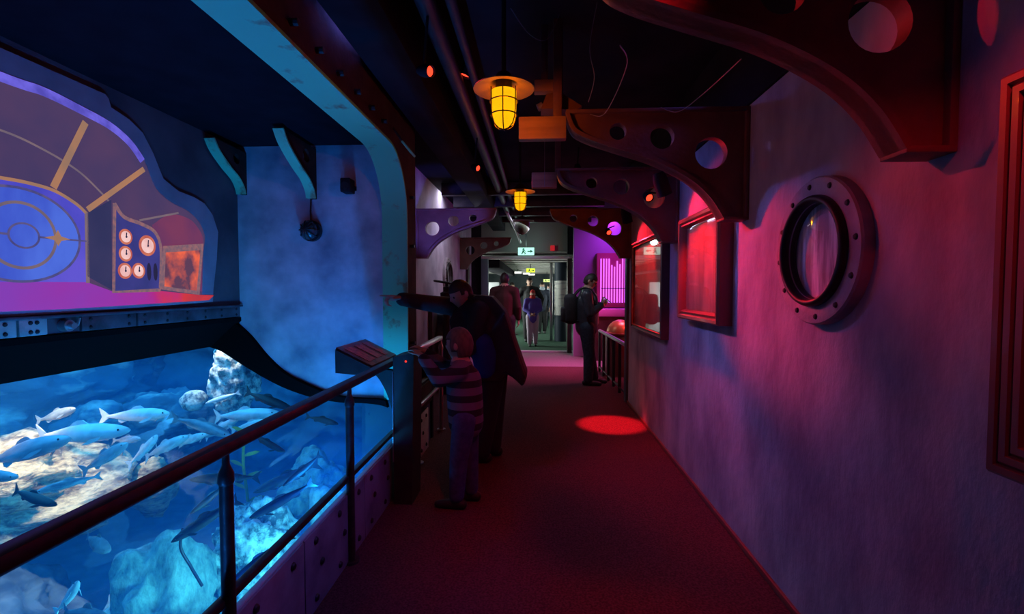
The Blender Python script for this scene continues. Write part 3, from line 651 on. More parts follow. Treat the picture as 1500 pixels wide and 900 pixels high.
FISH = [
((-3.766,3.35,.39),(-2.935,3.25,.48),'s'),((-3.717,3.85,.405),(-3.005,3.75,.471),'s'),((-2.846,3.55,.493),(-2.298,3.45,.393),'b'),
((-3.935,3.15,.253),(-3.184,3.05,.479),'b'),((-3.297,3.25,.173),(-2.843,3.15,.424),'b'),((-2.90,3.0,.255),(-3.16,2.80,.215),'b'),
((-3.012,2.55,.343),(-2.647,2.45,.306),'d'),((-3.506,2.75,.35),(-3.101,2.65,.373),'b'),((-3.526,3.75,.234),(-3.189,3.65,.289),'b'),
((-3.306,3.65,.063),(-2.955,3.55,.357),'s'),((-3.264,3.75,.095),(-2.793,3.65,.318),'s'),((-3.205,3.95,.127),(-2.772,3.85,.273),'s'),
((-3.152,4.45,.251),(-2.439,4.35,.327),'s'),((-2.842,4.25,.188),(-2.366,4.15,.312),'s'),((-2.513,3.95,.615),(-2.046,3.85,.498),'d'),
((-1.875,3.75,.464),(-1.556,3.65,.431),'d'),((-2.024,3.25,.47),(-1.728,3.15,.377),'d'),((-1.40,3.0,.425),(-1.55,2.80,.29),'d'),
((-1.659,2.55,.327),(-1.984,2.45,.122),'d'),((-2.03,3.05,.23),(-2.16,2.82,.09),'d'),((-1.775,2.95,.285),(-2.18,2.85,.299),'d'),
((-1.327,2.75,.345),(-1.674,2.65,.157),'d'),((-1.569,3.35,.235),(-2.013,3.25,.047),'d'),((-1.124,2.10,.37),(-1.363,2.0,.185),'d'),
((-2.778,2.75,-.028),(-2.536,2.65,-.06),'g'),((-2.775,2.55,-.377),(-2.516,2.45,-.113),'s'),((-2.50,2.33,-.20),(-2.14,2.24,-.215),'g'),
((-3.385,4.65,-.01),(-2.942,4.55,.22),'s'),((-4.30,3.85,.36),(-3.83,3.75,.50),'b'),((-3.194,4.95,.383),(-3.522,4.85,.277),'s')]
for i, (tl, ns, k) in enumerate(FISH):
    a, b = Vector(tl), Vector(ns); L = (b-a).length; d = (b-a).normalized()
    side = Vector((0, 0, 1)).cross(d).normalized(); upv = d.cross(side)
    m = Matrix((d, side, upv)).transposed().to_4x4()
    roll = Matrix.Rotation(random.uniform(-.25, .25), 4, 'X')
    e = empty('fish', (a+b)/2, FLAB[i], 'fish', FGRP[k])
    e.rotation_euler = (m @ roll).to_euler(); e.scale = (L, L, L)
    for nm, me in KIND[(k, i % 2)]:
        o = bpy.data.objects.new(nm, me); C.objects.link(o); o.parent = e

# ================================================================== HANDRAILS
def railing(y0, y1, posts, label, mat):
    e = empty('handrail', (-1.03, (y0+y1)/2, .39), label, 'railing')
    MB().bbox((-1.058, y0, .955), (-1.002, y1, 1.0), .012).build('top_rail', mat, e)
    MB().bbox((-1.048, y0, .455), (-1.014, y1, .485), .007).build('lower_rail', mat, e)
    for y in posts:
        p = MB().cyl((-1.016, y, .0), (-1.016, y, .86), .022, n=16).build('post', mat, e)
        MB().lathe([(.022, .86), (.027, .87), (.024, .895), (.012, .925), (.011, .957)], 16, Matrix.Translation((-1.016, y, 0))).build('post_cap', mat, p)
        MB().cyl((-1.016, y, 0), (-1.016, y, .012), .045, n=16).build('foot', mat, p)
    return e
railing(-.6, 3.70, (.45, 1.49, 2.52), 'dark red-brown handrail along the tank edge before the console', T['rail_metal'])
railing(3.95, 5.02, (4.0, 4.98), 'short handrail with bright bars beyond the console', T['steel'])

# ================================================================== CONSOLE on the tank edge
co = empty('console', (-.94, 3.3, 0), 'dark information console with a sloping red-lit top beside the child', 'console')
T['console'] = pm('console', (.018, .014, .010), (.034, .027, .02), rough=.55, scale=12)
T['console_top'] = pm('console_top', (.22, .05, .035), (.05, .02, .018), rough=.35, scale=9, lo=.4, hi=.6)
MB().plate([[(-.99, 0), (-.865, 0), (-.845, 1.06), (-.99, 1.03)]], 3.22, 3.46, XZ(0)).build('pedestal', T['console'], co)
MB().plate([[(-1.30, .955), (-1.30, 1.108), (-1.066, .992), (-1.066, .935)]], 3.0, 3.56, XZ(0)).build('desk', T['console'], co)
MB().plate([[(-1.30, 1.109), (-1.30, 1.119), (-1.066, 1.003), (-1.066, .993)]], 3.015, 3.545, XZ(0)).build('sloping_panel', T['console_top'], co)
T['red_print'] = pm('red_print', (.5, .12, .09), (.16, .05, .04), rough=.4, scale=30)
for k, (a, b) in enumerate(((.12, .34), (.42, .62), (.70, .86))):
    q = MB(); x0, x1 = -1.265, -1.10
    zt = lambda x: 1.120 - (x + 1.30)*(.116/.234)
    q.plate([[(x0, zt(x0)), (x1, zt(x1)), (x1, zt(x1)+.003), (x0, zt(x0)+.003)]], 3.0 + .55*a, 3.0 + .55*b, XZ(0)).build('print_panel', T['red_print'], co)
gs = cr2([(-1.20, .945), (-1.12, .90), (-1.07, .83), (-1.03, .74), (-.99, .60)], 5)
MB().plate([gs + [(-.98, .60), (-.98, .93), (-1.07, .94)]], 3.24, 3.30, XZ(0)).build('gusset', T['console'], co)
MB().bbox((-.996, 3.214, .30), (-.988, 3.222, .93), .002).build('edge_strip', T['steel'], co)
MB().ell((-.90, 3.22, 1.0), (.008, .004, .008), n=10, h=6).build('indicator_light', em('indicator', (1, .04, .02), 1.2), co)

# ================================================================== CEILING BRACKETS
def bracket(label, cat='bracket'):
    e = empty('ceiling_bracket', (0, 0, 0), label, cat, 'perforated ceiling brackets along the corridor')
    cur = cr2([(1.03, 2.50), (.99, 2.405), (.90, 2.352), (.75, 2.300), (.52, 2.222), (.33, 2.120), (.215, 2.015), (.14, 1.90)], 6)
    fn = lambda u, v, w_: Vector((-u, w_, v))
    out = cur + [(0, 1.90), (0, 2.50)]
    MB().plate([out, circ(.73, 2.40, .048), circ(.48, 2.365, .068), circ(.205, 2.27, .090)], -.03, .03, fn).build('web', T['bracket'], e, 30)
    MB().strip(cur, -.022, -.055, .055, fn).build('lower_flange', T['bracket'], e, 50)
    MB().bbox((-1.03, -.055, 2.50), (0, .055, 2.522), .004).build('top_flange', T['bracket'], e)
    MB().bbox((-.024, -.055, 1.90), (0, .055, 2.50), .004).build('wall_plate', T['bracket'], e)
    MB().bbox((-.14, -.055, 1.888), (0, .055, 1.908), .004).build('foot_plate', T['bracket'], e)
    return e
b0 = bracket('huge dark perforated bracket above the porthole wall, closest to the tall red frame')
labs = ['perforated bracket between the porthole and the carved red frame', 'perforated bracket between the carved red frame and the glazed red picture', 'perforated bracket at the end of the purple plaster wall']
b0.location = (1.19, 1.49, 0)
for y, l in zip((2.83, 4.16, 6.22), labs):
    b = copy_tree(b0); b.location = (1.19, y, 0); b['label'] = l
for x, y, l in ((-1.55, 6.12, 'blue-lit perforated bracket on the lilac wall past the tank'), (-1.55, 9.6, 'dark red perforated bracket over the round window in the lilac wall')):
    b = copy_tree(b0); b.location = (x, y, 0); b.rotation_euler = (0, 0, PI); b['label'] = l
# joists that carry the brackets
for y, l, x0 in ((2.83, 'orange-lit wooden joist end beside the big caged lamp', -.11), (4.16, 'dark wooden joist on the bracket beside the carved red frame', -.05)):
    o = MB().bbox((x0, y-.03, 2.365), (.165, y+.03, 2.495), .006).build('joist', pm('joist_wood', (.30, .17, .10), (.42, .25, .15), rough=.7, scale=8, stretch=(.3, 1, 3)))
    tag(o, l, 'joist')
    d = MB().bbox((x0+.2, y-.02, 2.49), (x0+.25, y+.02, 3.05), .004).build('hanger', T['bracket'], o)
o = MB().bbox((-.02, 2.86, 2.66), (.10, 2.92, 2.73), .005).build('joist', pm('joist_wood_2', (.30, .17, .10), rough=.7)); tag(o, 'short orange-lit joist stub above the long joist by the lamp', 'joist')
MB().bbox((.02, 2.87, 2.72), (.06, 2.91, 3.05), .004).build('hanger', T['bracket'], o)
pj = empty('projector', (.13, 2.9, 2.58), 'small black projector hanging above the orange-lit joist', 'projector')
MB().plate([[(.02, 2.56), (.05, 2.64), (.12, 2.66), (.26, 2.57), (.23, 2.55)]], 2.86, 2.98, XZ(0)).build('housing', T['bracket'], pj)
MB().cyl((.03, 2.92, 2.60), (.0, 2.92, 2.585), .022, n=14).build('lens', T['steel'], pj)
MB().cyl((.14, 2.92, 2.64), (.14, 2.92, 3.05), .01, n=8).build('pole', T['bolt'], pj)

# ================================================================== RED SPOTLIGHT CANS
def can(loc, target, power, label, size=60, blend=.5, hang=None, r=.045, L=.13, col=(1, .012, .03), radius=.03, lens=True):
    d = (Vector(target)-Vector(loc)).normalized(); p = Vector(loc)
    e = empty('spotlight', loc, label, 'spotlight', 'red spotlight cans')
    m = Matrix.Translation(p) @ frame_to(d)
    MB().lathe([(.0001, -L), (r*.7, -L), (r*.9, -L*.8), (r, -L*.6), (r, 0), (r*.9, 0), (r*.88, -.02), (.0001, -.02)], 20, m).build('housing', T['black_paint'], e)
    if lens: MB().lathe([(.0001, -.012), (r*.86, -.014)], 20, m).build('lens', T['red_lens'], e)
    h = Vector(hang) if hang else Vector((loc[0], loc[1], 3.05))
    MB().tube([p - d*L*.6 + Vector((0, 0, r)), h], .008, 6).build('stem', T['bolt'], e)
    s_ = spot('red_spot', p + d*.012, target, power, col, size, blend, radius); s_.parent = None
    return e
can((-.54, 2.44, 2.60), (1.19, 1.30, 1.95), 60, 'red spotlight hanging from the pipe above the arch', 42, 1.0, r=.03, L=.09)
can((-.54, 4.40, 2.60), (1.19, 2.80, 1.60), 380, 'red spotlight hanging beyond the big caged lamp', 28, 1.0, r=.03, L=.09)
can((.93, 4.05, 2.25), (1.19, 2.9, 1.62), 45, 'red spotlight glowing under the bracket between the two red pictures', 80, .6, hang=(1.0, 4.14, 2.31), r=.035, L=.09)
can((.90, 6.08, 2.20), (1.19, 4.7, 1.5), 70, 'red spotlight glowing at the end of the plaster wall', 75, .5, hang=(.98, 6.2, 2.3), r=.035, L=.09)
can((.86, 3.30, 2.13), (1.12, 3.45, 1.5), 50, 'black spotlight can above the carved red frame', 85, .7, hang=(1.19, 3.3, 2.22), r=.05, L=.16)
can((.90, 4.85, 2.16), (1.12, 5.1, 1.4), 40, 'black spotlight can above the glazed red picture', 85, .7, hang=(1.19, 4.85, 2.25), r=.05, L=.16)
can((.45, 5.35, 2.75), (.82, 5.28, 0), 1800, 'red spotlight high in the ceiling over the bright floor patch', 17, .5, r=.04, L=.12)
can((.2, 1.2, 2.95), (.2, 3.1, 0), 85, 'red spotlight on the ceiling over the carpet', 52, 1.0, r=.05, L=.12)
can((-.5, 3.3, 2.95), (-1.2, 3.26, 1.05), 36, 'red spotlight on the ceiling aimed at the console', 17, .7, r=.04, L=.1)
can((.86, .75, 2.45), (1.12, .95, 1.7), 14, 'red spotlight above the tall red frame', 95, .7, hang=(1.19, .75, 2.5), r=.045, L=.12)
# purple wash coming from the pink display beyond the wall end is built with that display

# ================================================================== CAGED LAMPS
def cage_lamp(x, y, zb, label, s=.845):
    e = empty('caged_lamp', (x, y, zb), label, 'lamp', 'amber caged lamps along the corridor ceiling')
    m = Matrix.Translation((x, y, zb)) @ Matrix.Scale(s, 4)
    MB().lathe([(.0001, .012), (.03, .016), (.055, .034), (.068, .065), (.074, .11), (.076, .225), (.0001, .225)], 28, m).build('globe', T['amber'], e, 60)
    MB().lathe([(.05, .31), (.07, .285), (.09, .262), (.15, .246), (.182, .236), (.184, .240), (.15, .253), (.09, .272), (.06, .30), (.04, .33), (.0001, .335)], 32, m).build('shade', T['enamel'], e, 60)
    MB().cyl((x, y, zb+.225*s), (x, y, zb+.29*s), .05*s, n=20).build('collar', T['bolt'], e)
    prof = [(0, 0), (.035, .006), (.062, .028), (.076, .065), (.082, .11), (.083, .24)]
    for k in range(6):
        a = PI/6 + PI*k/3
        MB().tube([(x + s*r*math.cos(a), y + s*r*math.sin(a), zb + s*z) for r, z in prof], .0032, 6).build('cage_bar', T['bolt'], e)
    for z, r in ((.085*s, .080*s), (.165*s, .084*s)):
        MB().tube([(x + r*math.cos(t), y + r*math.sin(t), zb + z) for t in [2*PI*i/28 for i in range(29)]], .0032, 6, False).build('cage_ring', T['bolt'], e)
    MB().cyl((x, y, zb+.33*s), (x, y, 3.05), .012, n=10).build('stem', T['bolt'], e)
    return e
cage_lamp(-.171, 2.45, 2.306, 'big amber caged lamp with a round shade above the corridor')
cage_lamp(-.178, 4.98, 2.30, 'amber caged lamp further down the corridor before the exit sign')
for q in ((-.171, 2.45, 2.41), (-.178, 4.98, 2.40)): point('lamp_bulb', q, 18, (1, .34, .025), .03)
pl_ = empty('dark_caged_lamp', (-.24, 7.6, 2.35), 'unlit greenish caged lamp hanging behind the second amber lamp', 'lamp')
MB().lathe([(.0001, 0), (.06, .02), (.11, .08), (.12, .2), (.0001, .22)], 24, Matrix.Translation((-.24, 7.6, 2.35))).build('globe', pm('unlit_glass', (.10, .12, .08), rough=.25), pl_)
MB().lathe([(.19, .22), (.12, .25), (.05, .29), (.0001, .30)], 24, Matrix.Translation((-.24, 7.6, 2.35))).build('shade', T['enamel'], pl_)
MB().cyl((-.24, 7.6, 2.63), (-.24, 7.6, 3.05), .012, n=8).build('stem', T['bolt'], pl_)

# ================================================================== PIPES, DUCTS, WIRES
T['pipe'] = pm('pipe', (.03, .03, .036), (.06, .055, .06), rough=.5, scale=8, metal=.3)
tag(MB().cyl((-.56, -1.4, 2.93), (-.56, 11.0, 2.93), .05, n=16).build('ceiling_pipe', T['pipe']), 'thick dark pipe along the ceiling above the red spotlight', 'pipe')
tag(MB().cyl((-.44, -1.4, 2.96), (-.44, 11.0, 2.96), .03, n=12).build('ceiling_pipe', T['pipe']), 'thin dark pipe running beside the thick ceiling pipe', 'pipe')
tag(MB().bbox((-1.0, -1.4, 2.80), (-.72, 10.8, 2.98), .01).build('cable_duct', T['black_paint']), 'black square duct along the ceiling beside the arch wall', 'duct')
for i, y in enumerate((7.0, 8.0, 9.0, 9.9)):
    tag(MB().bbox((-1.4, y-.05, 2.86), (1.1, y+.05, 3.04), .006).build('ceiling_beam', T['pipe']), 'dark beam crossing the ceiling at the far end of the corridor', 'beam', 'crossing ceiling beams')
tag(MB().tube([(-.42, 6.6, 2.55), (-.36, 8.2, 2.48), (-.34, 9.6, 2.42)], .02, 8).build('slanting_tube', T['steel']), 'thin pale tube slanting along the ceiling towards the exit sign', 'tube')
fx = empty('floodlight', (-.85, 3.2, 2.5), 'small flat blue-lit floodlight fixed beside the arch', 'floodlight')
MB().bbox((-.10, -.07, -.008), (.0, .07, .008), .004, Matrix.Translation((-.90, 3.45, 2.47)) @ Matrix.Rotation(.9, 4, 'Y') ).build('panel', T['arch'], fx)
MB().tube([(-.94, 3.45, 2.52), (-1.0, 3.45, 2.6), (-1.04, 3.45, 2.66)], .01, 6).build('arm', T['bolt'], fx)
for pts, l in (([(.27, 1.62, 2.30), (.36, 2.0, 2.40), (.33, 2.4, 2.36), (.30, 2.8, 2.50)], 'thin wire hanging from the huge bracket near its tip'),
               ([(.62, 1.52, 2.20), (.66, 2.0, 2.28), (.68, 2.4, 2.36), (.70, 2.8, 2.53)], 'pale wire strung between the two closest brackets'),
               ([(-.15, 2.7, 3.05), (-.05, 2.72, 2.92), (.05, 2.75, 2.90), (.12, 2.78, 3.05)], 'thin wire sagging above the big caged lamp'),
               ([(.06, 4.1, 2.36), (.06, 4.1, 2.6), (.06, 4.1, 3.05)], 'straight wire dropping to the joist by the carved frame'),
               ([(.30, 2.5, 2.95), (.27, 2.55, 2.75), (.30, 2.6, 2.62), (.28, 2.7, 2.53)], 'kinked wire above the bracket by the porthole')):
    tag(MB().tube(crom(pts, 8), .002, 6).build('hanging_wire', T['wire']), l, 'wire')

# ================================================================== FRAMES AND PORTHOLES ON THE RIGHT WALL
def ring_frame(y0, y1, z0, z1, w_, xf, xb, steps):
    """mitred picture frame lying on the wall plane X=const; steps = list of (inset fraction, x)"""
    mb = MB(); prof = [(0, xb)] + [(w_*t, x) for t, x in steps]
    vs_ = []; fs = []; k = len(prof)
    for cy, cz in ((0, 0), (1, 0), (1, 1), (0, 1)):
        for d, x in prof: vs_.append((x, (y0 + d) if cy == 0 else (y1 - d), (z0 + d) if cz == 0 else (z1 - d)))
    for i in range(4):
        j = (i+1) % 4
        for q in range(k-1): fs.append((i*k+q, j*k+q, j*k+q+1, i*k+q+1))
    return mb.add(vs_, fs)
T['pic_red'] = pm('picture_red', (.08, .04, .035), (.50, .26, .20), rough=.5, scale=3, stretch=(1, 2, .4), lo=.3, hi=.7)
T['pic_glazed'] = pm('picture_glazed', (.28, .10, .09), (.50, .22, .18), rough=.5, scale=4, lo=.3, hi=.7)
f1 = empty('carved_frame', (1.15, 3.40, 1.27), 'thick carved red frame with a cloudy red picture on the plaster wall', 'picture frame')
ring_frame(2.98, 3.82, 1.27, 2.03, .075, 1.1, 1.19, [(0, 1.11), (.15, 1.095), (.4, 1.10), (.55, 1.115), (.75, 1.105), (.9, 1.12), (1, 1.15)]).build('frame', T['frame_red'], f1, 30)
MB().box((1.145, 3.04, 1.33), (1.165, 3.76, 1.97)).build('picture', T['pic_red'], f1)
MB().box((1.134, 3.05, 1.34), (1.138, 3.75, 1.96)).build('glass', T['pane'], f1)
f2 = empty('glazed_picture', (1.15, 5.08, 1.035), 'wide glazed red picture with a thin gilt edge at the end of the wall', 'picture frame')
ring_frame(4.38, 5.78, 1.035, 2.03, .05, 1.12, 1.19, [(0, 1.12), (.3, 1.115), (.6, 1.13), (1, 1.15)]).build('frame', T['frame_dark'], f2, 30)
ring_frame(4.42, 5.74, 1.075, 1.99, .014, 1.12, 1.15, [(0, 1.125), (.5, 1.118), (1, 1.13)]).build('gilt_edge', T['gilt'], f2, 30)
MB().box((1.15, 4.42, 1.075), (1.17, 5.74, 1.99)).build('picture', T['pic_glazed'], f2)
MB().box((1.136, 4.43, 1.085), (1.14, 5.73, 1.98)).build('glass', glass('mirror_pane', fres=1.9, rough=.03), f2)
f3 = empty('tall_frame', (1.15, .75, 1.055), 'tall red-brown ribbed wooden frame at the near end of the plaster wall', 'picture frame')
ring_frame(.28, 1.21, 1.055, 2.0, .13, 1.08, 1.19, [(0, 1.10), (.08, 1.085), (.2, 1.085), (.24, 1.095), (.3, 1.085), (.42, 1.085), (.46, 1.095), (.52, 1.085), (.64, 1.085), (.68, 1.10), (.85, 1.11), (1, 1.15)]).build('frame', T['frame_red'], f3, 25)
MB().box((1.15, .40, 1.17), (1.17, 1.10, 1.88)).build('picture', T['pic_red'], f3)
MB().box((1.138, .41, 1.18), (1.142, 1.09, 1.87)).build('glass', T['pane'], f3)

def porthole(x, y, z, R, s_, label, face):
    e = empty('porthole', (x, y, z-R), label, 'porthole')
    m = Matrix.Translation((x, y, z)) @ frame_to((s_, 0, 0))
    r = R/.305
    MB().lathe([(p*r, q) for p, q in [(.305, 0), (.305, .038), (.299, .046), (.232, .046), (.225, .042), (.20, .04), (.20, 0)]], 56, m).build('flange', T['port_metal'], e, 35)
    MB().lathe([(p*r, q) for p, q in [(.230, .042), (.230, .062), (.224, .072), (.214, .075), (.206, .07), (.201, .06), (.199, .008)]], 56, m).build('rim', T['dark_metal'], e, 50)
    MB().lathe([(.0001, .006), (.2*r, .006)], 40, m).build('view', face, e)
    MB().lathe([(.0001, .036), (.150*r, .033), (.2*r, .024)], 40, m).build('glass', T['pane'], e, 180)
    for k in range(12):
        a = 2*PI*k/12 + .12
        q = m @ Vector((.272*r*math.cos(a), .272*r*math.sin(a), .044))
        MB().lathe([(.0001, .010), (.009, .008), (.013, .002), (.013, -.004)], 8, Matrix.Translation(q) @ frame_to((s_, 0, 0))).build('bolt', T['bolt'], e)
    return e
T['port_view'] = pm('bubble_view', (.30, .24, .28), (.95, .88, .90), rough=.6, scale=9, stretch=(1, 3, .35), lo=.42, hi=.66)
porthole(1.19, 2.06, 1.655, .305, -1, 'big bolted round porthole on the purple plaster wall', T['port_view'])

# ================================================================== LEFT SIDE BEYOND THE BAY
struct(MB().box((-1.70, 4.72, 0), (-1.55, 11.3, 3.05)).build('wall_lilac', T['lilac_plaster']), 'lilac plaster wall past the tank', 'wall')
struct(MB().box((-1.60, 4.70, .0), (-1.05, 4.76, .74)).build('wall_recess_low', T['black_paint']))
struct(MB().box((-1.70, 3.92, .74), (-1.6, 4.72, 3.05)).build('wall_recess', T['black_paint']))
porthole(-1.55, 8.1, 1.70, .33, 1, 'round porthole in the lilac wall past the tank', pm('port_sky', (.25, .3, .35), (.6, .65, .68), rough=.3, scale=5))
for i, (a, b) in enumerate(((6.72, 7.05), (7.35, 7.45), (10.3, 10.5))):
    tag(MB().bbox((-1.55, a, 0), (-1.49, b, 1.38 if i < 2 else 2.6), .006).build('wall_post', T['frame_dark']), ('broad dark post on the lilac wall between bracket and porthole', 'slim dark post on the lilac wall beside the broad one', 'tall dark post on the lilac wall near the doorway')[i], 'post', 'posts on the lilac wall')
vw = empty('valve_wheel', (-1.2, 6.7, .0), 'black valve wheel on a stand before the lilac wall', 'valve')
mv = Matrix.Translation((-1.28, 6.7, 1.585)) @ Matrix.Rotation(.15, 4, 'Y')
MB().tube([mv @ Vector((.17*math.cos(t), .17*math.sin(t), 0)) for t in [2*PI*i/32 for i in range(33)]], .016, 8, False).build('wheel_rim', T['bolt'], vw)
for k in range(4):
    a = PI*k/2 + .3
    MB().cyl(mv @ Vector((0, 0, 0)), mv @ Vector((.17*math.cos(a), .17*math.sin(a), 0)), .012, n=8).build('spoke', T['bolt'], vw)
MB().lathe([(.05, 0), (.05, 1.36), (.09, 1.40), (.09, 1.44), (.05, 1.46), (.05, 1.52), (.02, 1.53), (.02, 1.60), (.0001, 1.6)], 20, Matrix.Translation((-1.28, 6.7, 0))).build('stand', T['bolt'], vw)
area('lilac_wall_lamp', (-.95, 7.6, 2.8), (-1.55, 7.4, 1.4), .3, 2.2, 18, (.82, .80, 1.0))
spot('kerb_pale_spot', (-.75, 5.4, 1.9), (-1.03, 4.2, .12), 4, (.8, 1.0, .7), 40, .5, .05)
spot('bracket_blue_spot', (-.9, 4.9, 1.5), (-1.15, 6.1, 2.35), 110, (.12, .13, 1.0), 46, .6, .05)

# ================================================================== FAR DOORWAY AND ROOM
T['door_metal'] = pm('door_metal', (.16, .26, .28), rough=.5, metal=.3)
struct(MB().box((-1.7, 11.2, 0), (-1.31, 11.35, 3.05)).build('wall_door_side', T['black_paint']))
struct(MB().box((.70, 11.2, 2.30), (3.0, 11.35, 3.05)).build('wall_door_over', T['black_paint']))
struct(MB().box((-1.31, 11.2, 2.36), (.72, 11.35, 3.05)).build('wall_door_head', pm('door_head', (.20, .22, .19), rough=.8)), 'grey wall above the doorway', 'wall')
struct(MB().bbox((-1.31, 11.12, 2.19), (.74, 11.3, 2.26), .01).build('trim_door_head', pm('pale_header', (.6, .6, .58), rough=.5)))
struct(MB().bbox((-1.31, 11.12, 0), (-1.15, 11.3, 2.2), .01).build('trim_door_left', T['door_metal']))
struct(MB().bbox((.70, 11.12, 0), (.80, 11.3, 2.2), .01).build('trim_door_right', T['frame_dark']))
# room beyond
T['grey_wall'] = pm('grey_wall', (.20, .21, .20), (.28, .29, .28), rough=.9, scale=3)
struct(MB().box((-5, 26, 0), (5, 26.2, 3)).build('wall_room_end', pm('room_end', (.06, .09, .10), (.12, .15, .16), rough=.9, scale=2)))
struct(MB().box((-3.2, 11.4, 0), (-3.0, 26, 3)).build('wall_room_left', T['grey_wall']))
struct(MB().box((2.2, 11.4, 0), (2.4, 26, 3)).build('wall_room_right', T['grey_wall']))
struct(MB().box((-3.2, 11.35, 2.36), (2.4, 26, 2.5)).build('ceiling_room', pm('room_ceiling', (.10, .10, .09), rough=.9)))
for k in range(13):
    y = 11.9 + k*1.0
    tag(MB().bbox((-3.0, y, 2.24), (2.2, y+.48, 2.30), .01).build('ceiling_slat', pm('slat', (.5, .5, .46), rough=.8) if k == 0 else bpy.data.materials['slat']), 'pale slat across the ceiling of the room beyond the doorway', 'ceiling slat', 'pale ceiling slats')
tag(MB().bbox((-1.5, 12.0, 2.02), (-.95, 20, 2.235), .02).build('air_duct', T['black_paint']), 'black air duct under the slatted ceiling beyond the doorway', 'duct')
tag(MB().bbox((.95, 12.0, 2.05), (1.5, 20, 2.235), .02).build('air_duct', T['black_paint']), 'black air duct over the round pillar', 'duct')
pil = empty('pillar', (.66, 13.6, 0), 'round pillar with dark top and pale poster beyond the doorway', 'pillar')
MB().cyl((.66, 13.6, 0), (.66, 13.6, 2.24), .17, n=28).build('shaft', pm('pillar_dark', (.02, .035, .06), rough=.6), pil)
pm_poster = MB().lathe([(.176, .75), (.176, 1.72)], 28, Matrix.Translation((.66, 13.6, 0)))
pm_poster.build('poster', pm('poster', (.85, .85, .80), (.6, .6, .6), rough=.7, scale=4, stretch=(1, 1, 6), lo=.55, hi=.6), pil)
tag(MB().bbox((.36, 13.7, 0), (.44, 13.8, 2.24), .01).build('steel_post', T['steel']), 'slim pale post beside the round pillar', 'post')
def exit_sign(c, w_, h, col, dark, label, st, top):
    e = empty('exit_sign', (c[0], c[1], c[2]-h/2), label, 'exit sign')
    MB().bbox((c[0]-w_/2, c[1]-.02, c[2]-h/2), (c[0]+w_/2, c[1]+.02, c[2]+h/2), .004).build('panel', em('exit_panel', col, st), e)
    f_ = lambda u, v, w2: Vector((c[0] + u*w_, c[1] - .021 - w2, c[2] + v*h))
    man = MB()
    man.plate([circ(-.16, .28, .07, 12, .12)], 0, .003, f_)
    man.plate([[(-.22, .14), (-.10, .14), (-.02, .02), (-.05, -.03), (-.12, .04), (-.10, -.12), (-.02, -.22), (-.06, -.40), (-.10, -.40), (-.09, -.24), (-.18, -.14), (-.24, -.38), (-.30, -.36), (-.24, -.08)]], 0, .003, f_)
    man.build('running_figure', dark, e)
    MB().plate([[(.08, .06), (.26, .06), (.26, .2), (.42, 0), (.26, -.2), (.26, -.06), (.08, -.06)]], 0, .003, f_).build('arrow', dark, e)
    MB().cyl((c[0], c[1], c[2]+h/2), (c[0], c[1], top), .01, n=6).build('hanger', T['bolt'], e)
dk = pm('sign_dark', (.0, .08, .05), rough=.6)
exit_sign((-.25, 10.7, 2.33), .36, .17, (.45, 1.0, .80), dk, 'white-green lit exit sign above the doorway', 1.3, 3.05)
exit_sign((-.20, 14.5, 2.05), .26, .12, (.75, .95, .05), dk, 'yellow-green lit exit sign in the room beyond the doorway', 1.4, 2.36)
exit_sign((.42, 21, 1.85), .30, .12, (.75, .95, .30), dk, 'small pale exit sign deep in the far room', 1.3, 2.36)
point('exit_glow', (-.25, 10.55, 2.5), 4, (.6, 1.0, .85), .06)
tag(MB().bbox((.30, 11.12, 2.38), (.40, 11.2, 2.50), .01).build('warning_lamp', em('warning_red', (.7, .02, .03), .6)), 'small red box lamp beside the white-green exit sign', 'lamp')
em('tube_white', (1, .97, .9), 2.0)
for (x, y, z, l) in ((-.85, 18, 2.1, 'white tube lamp in the far room, closest to the black duct'), (-.55, 18.5, 2.08, 'middle one of three white tube lamps in the far room'), (-.35, 19, 2.06, 'deepest white tube lamp in the far room, beside the yellow-green sign')):
    o = tag(MB().cyl((x, y, z), (x + .25, y, z), .03, n=8).build('tube_lamp', bpy.data.materials['tube_white']), l, 'lamp', 'white tube lamps')
    MB().cyl((x + .12, y, z), (x + .12, y, 2.36), .006, n=6).build('stem', T['bolt'], o)
area('room_light', (-2.9, 13.8, 1.3), (0, 14.6, 1.9), 2.4, 1.6, 200, (.9, 1.0, .92))
area('room_light_far', (-2.9, 19.5, 1.3), (0, 20, 1.9), 4, 1.6, 280, (.92, 1.0, .94))
area('room_light_side', (2.1, 15.5, 1.3), (0, 15, 1.9), 3, 1.4, 60, (.92, 1.0, .94))
tag(MB().bbox((-1.9, 15.0, .0), (-1.2, 15.1, 1.7), .01).build('information_board', pm('display_white', (.6, .62, .65), rough=.6)), 'pale information board standing in the far room', 'board')

# ================================================================== PINK DISPLAY BEYOND THE WALL END
struct(MB().box((.80, 10.6, 0), (3.0, 10.8, 3.05)).build('wall_display', pm('display_wall', (.34, .26, .40), rough=.8)), 'purple-lit wall behind the neon display', 'wall')
struct(MB().box((2.8, 6.3, 0), (3.0, 10.7, 3.05)).build('wall_display_right', T['lilac_plaster']))
struct(MB().box((1.35, 6.14, 0), (3.0, 6.30, 3.05)).build('wall_display_near', T['lilac_plaster']))
struct(MB().bbox((1.16, 6.28, 0), (1.22, 6.42, 3.05), .006).build('trim_wall_end', pm('wall_end_post', (.05, .12, .13), rough=.5)))
nd = empty('neon_display', (1.57, 10.3, 1.1), 'neon light panel of upright violet tubes beyond the standing man', 'neon panel')
MB().box((1.28, 10.36, 1.10), (2.0, 10.598, 2.26)).build('back_box', pm('neon_box', (.35, .05, .10), rough=.6), nd)
T['neon'] = em('neon', (.60, .10, .95), 2.0)
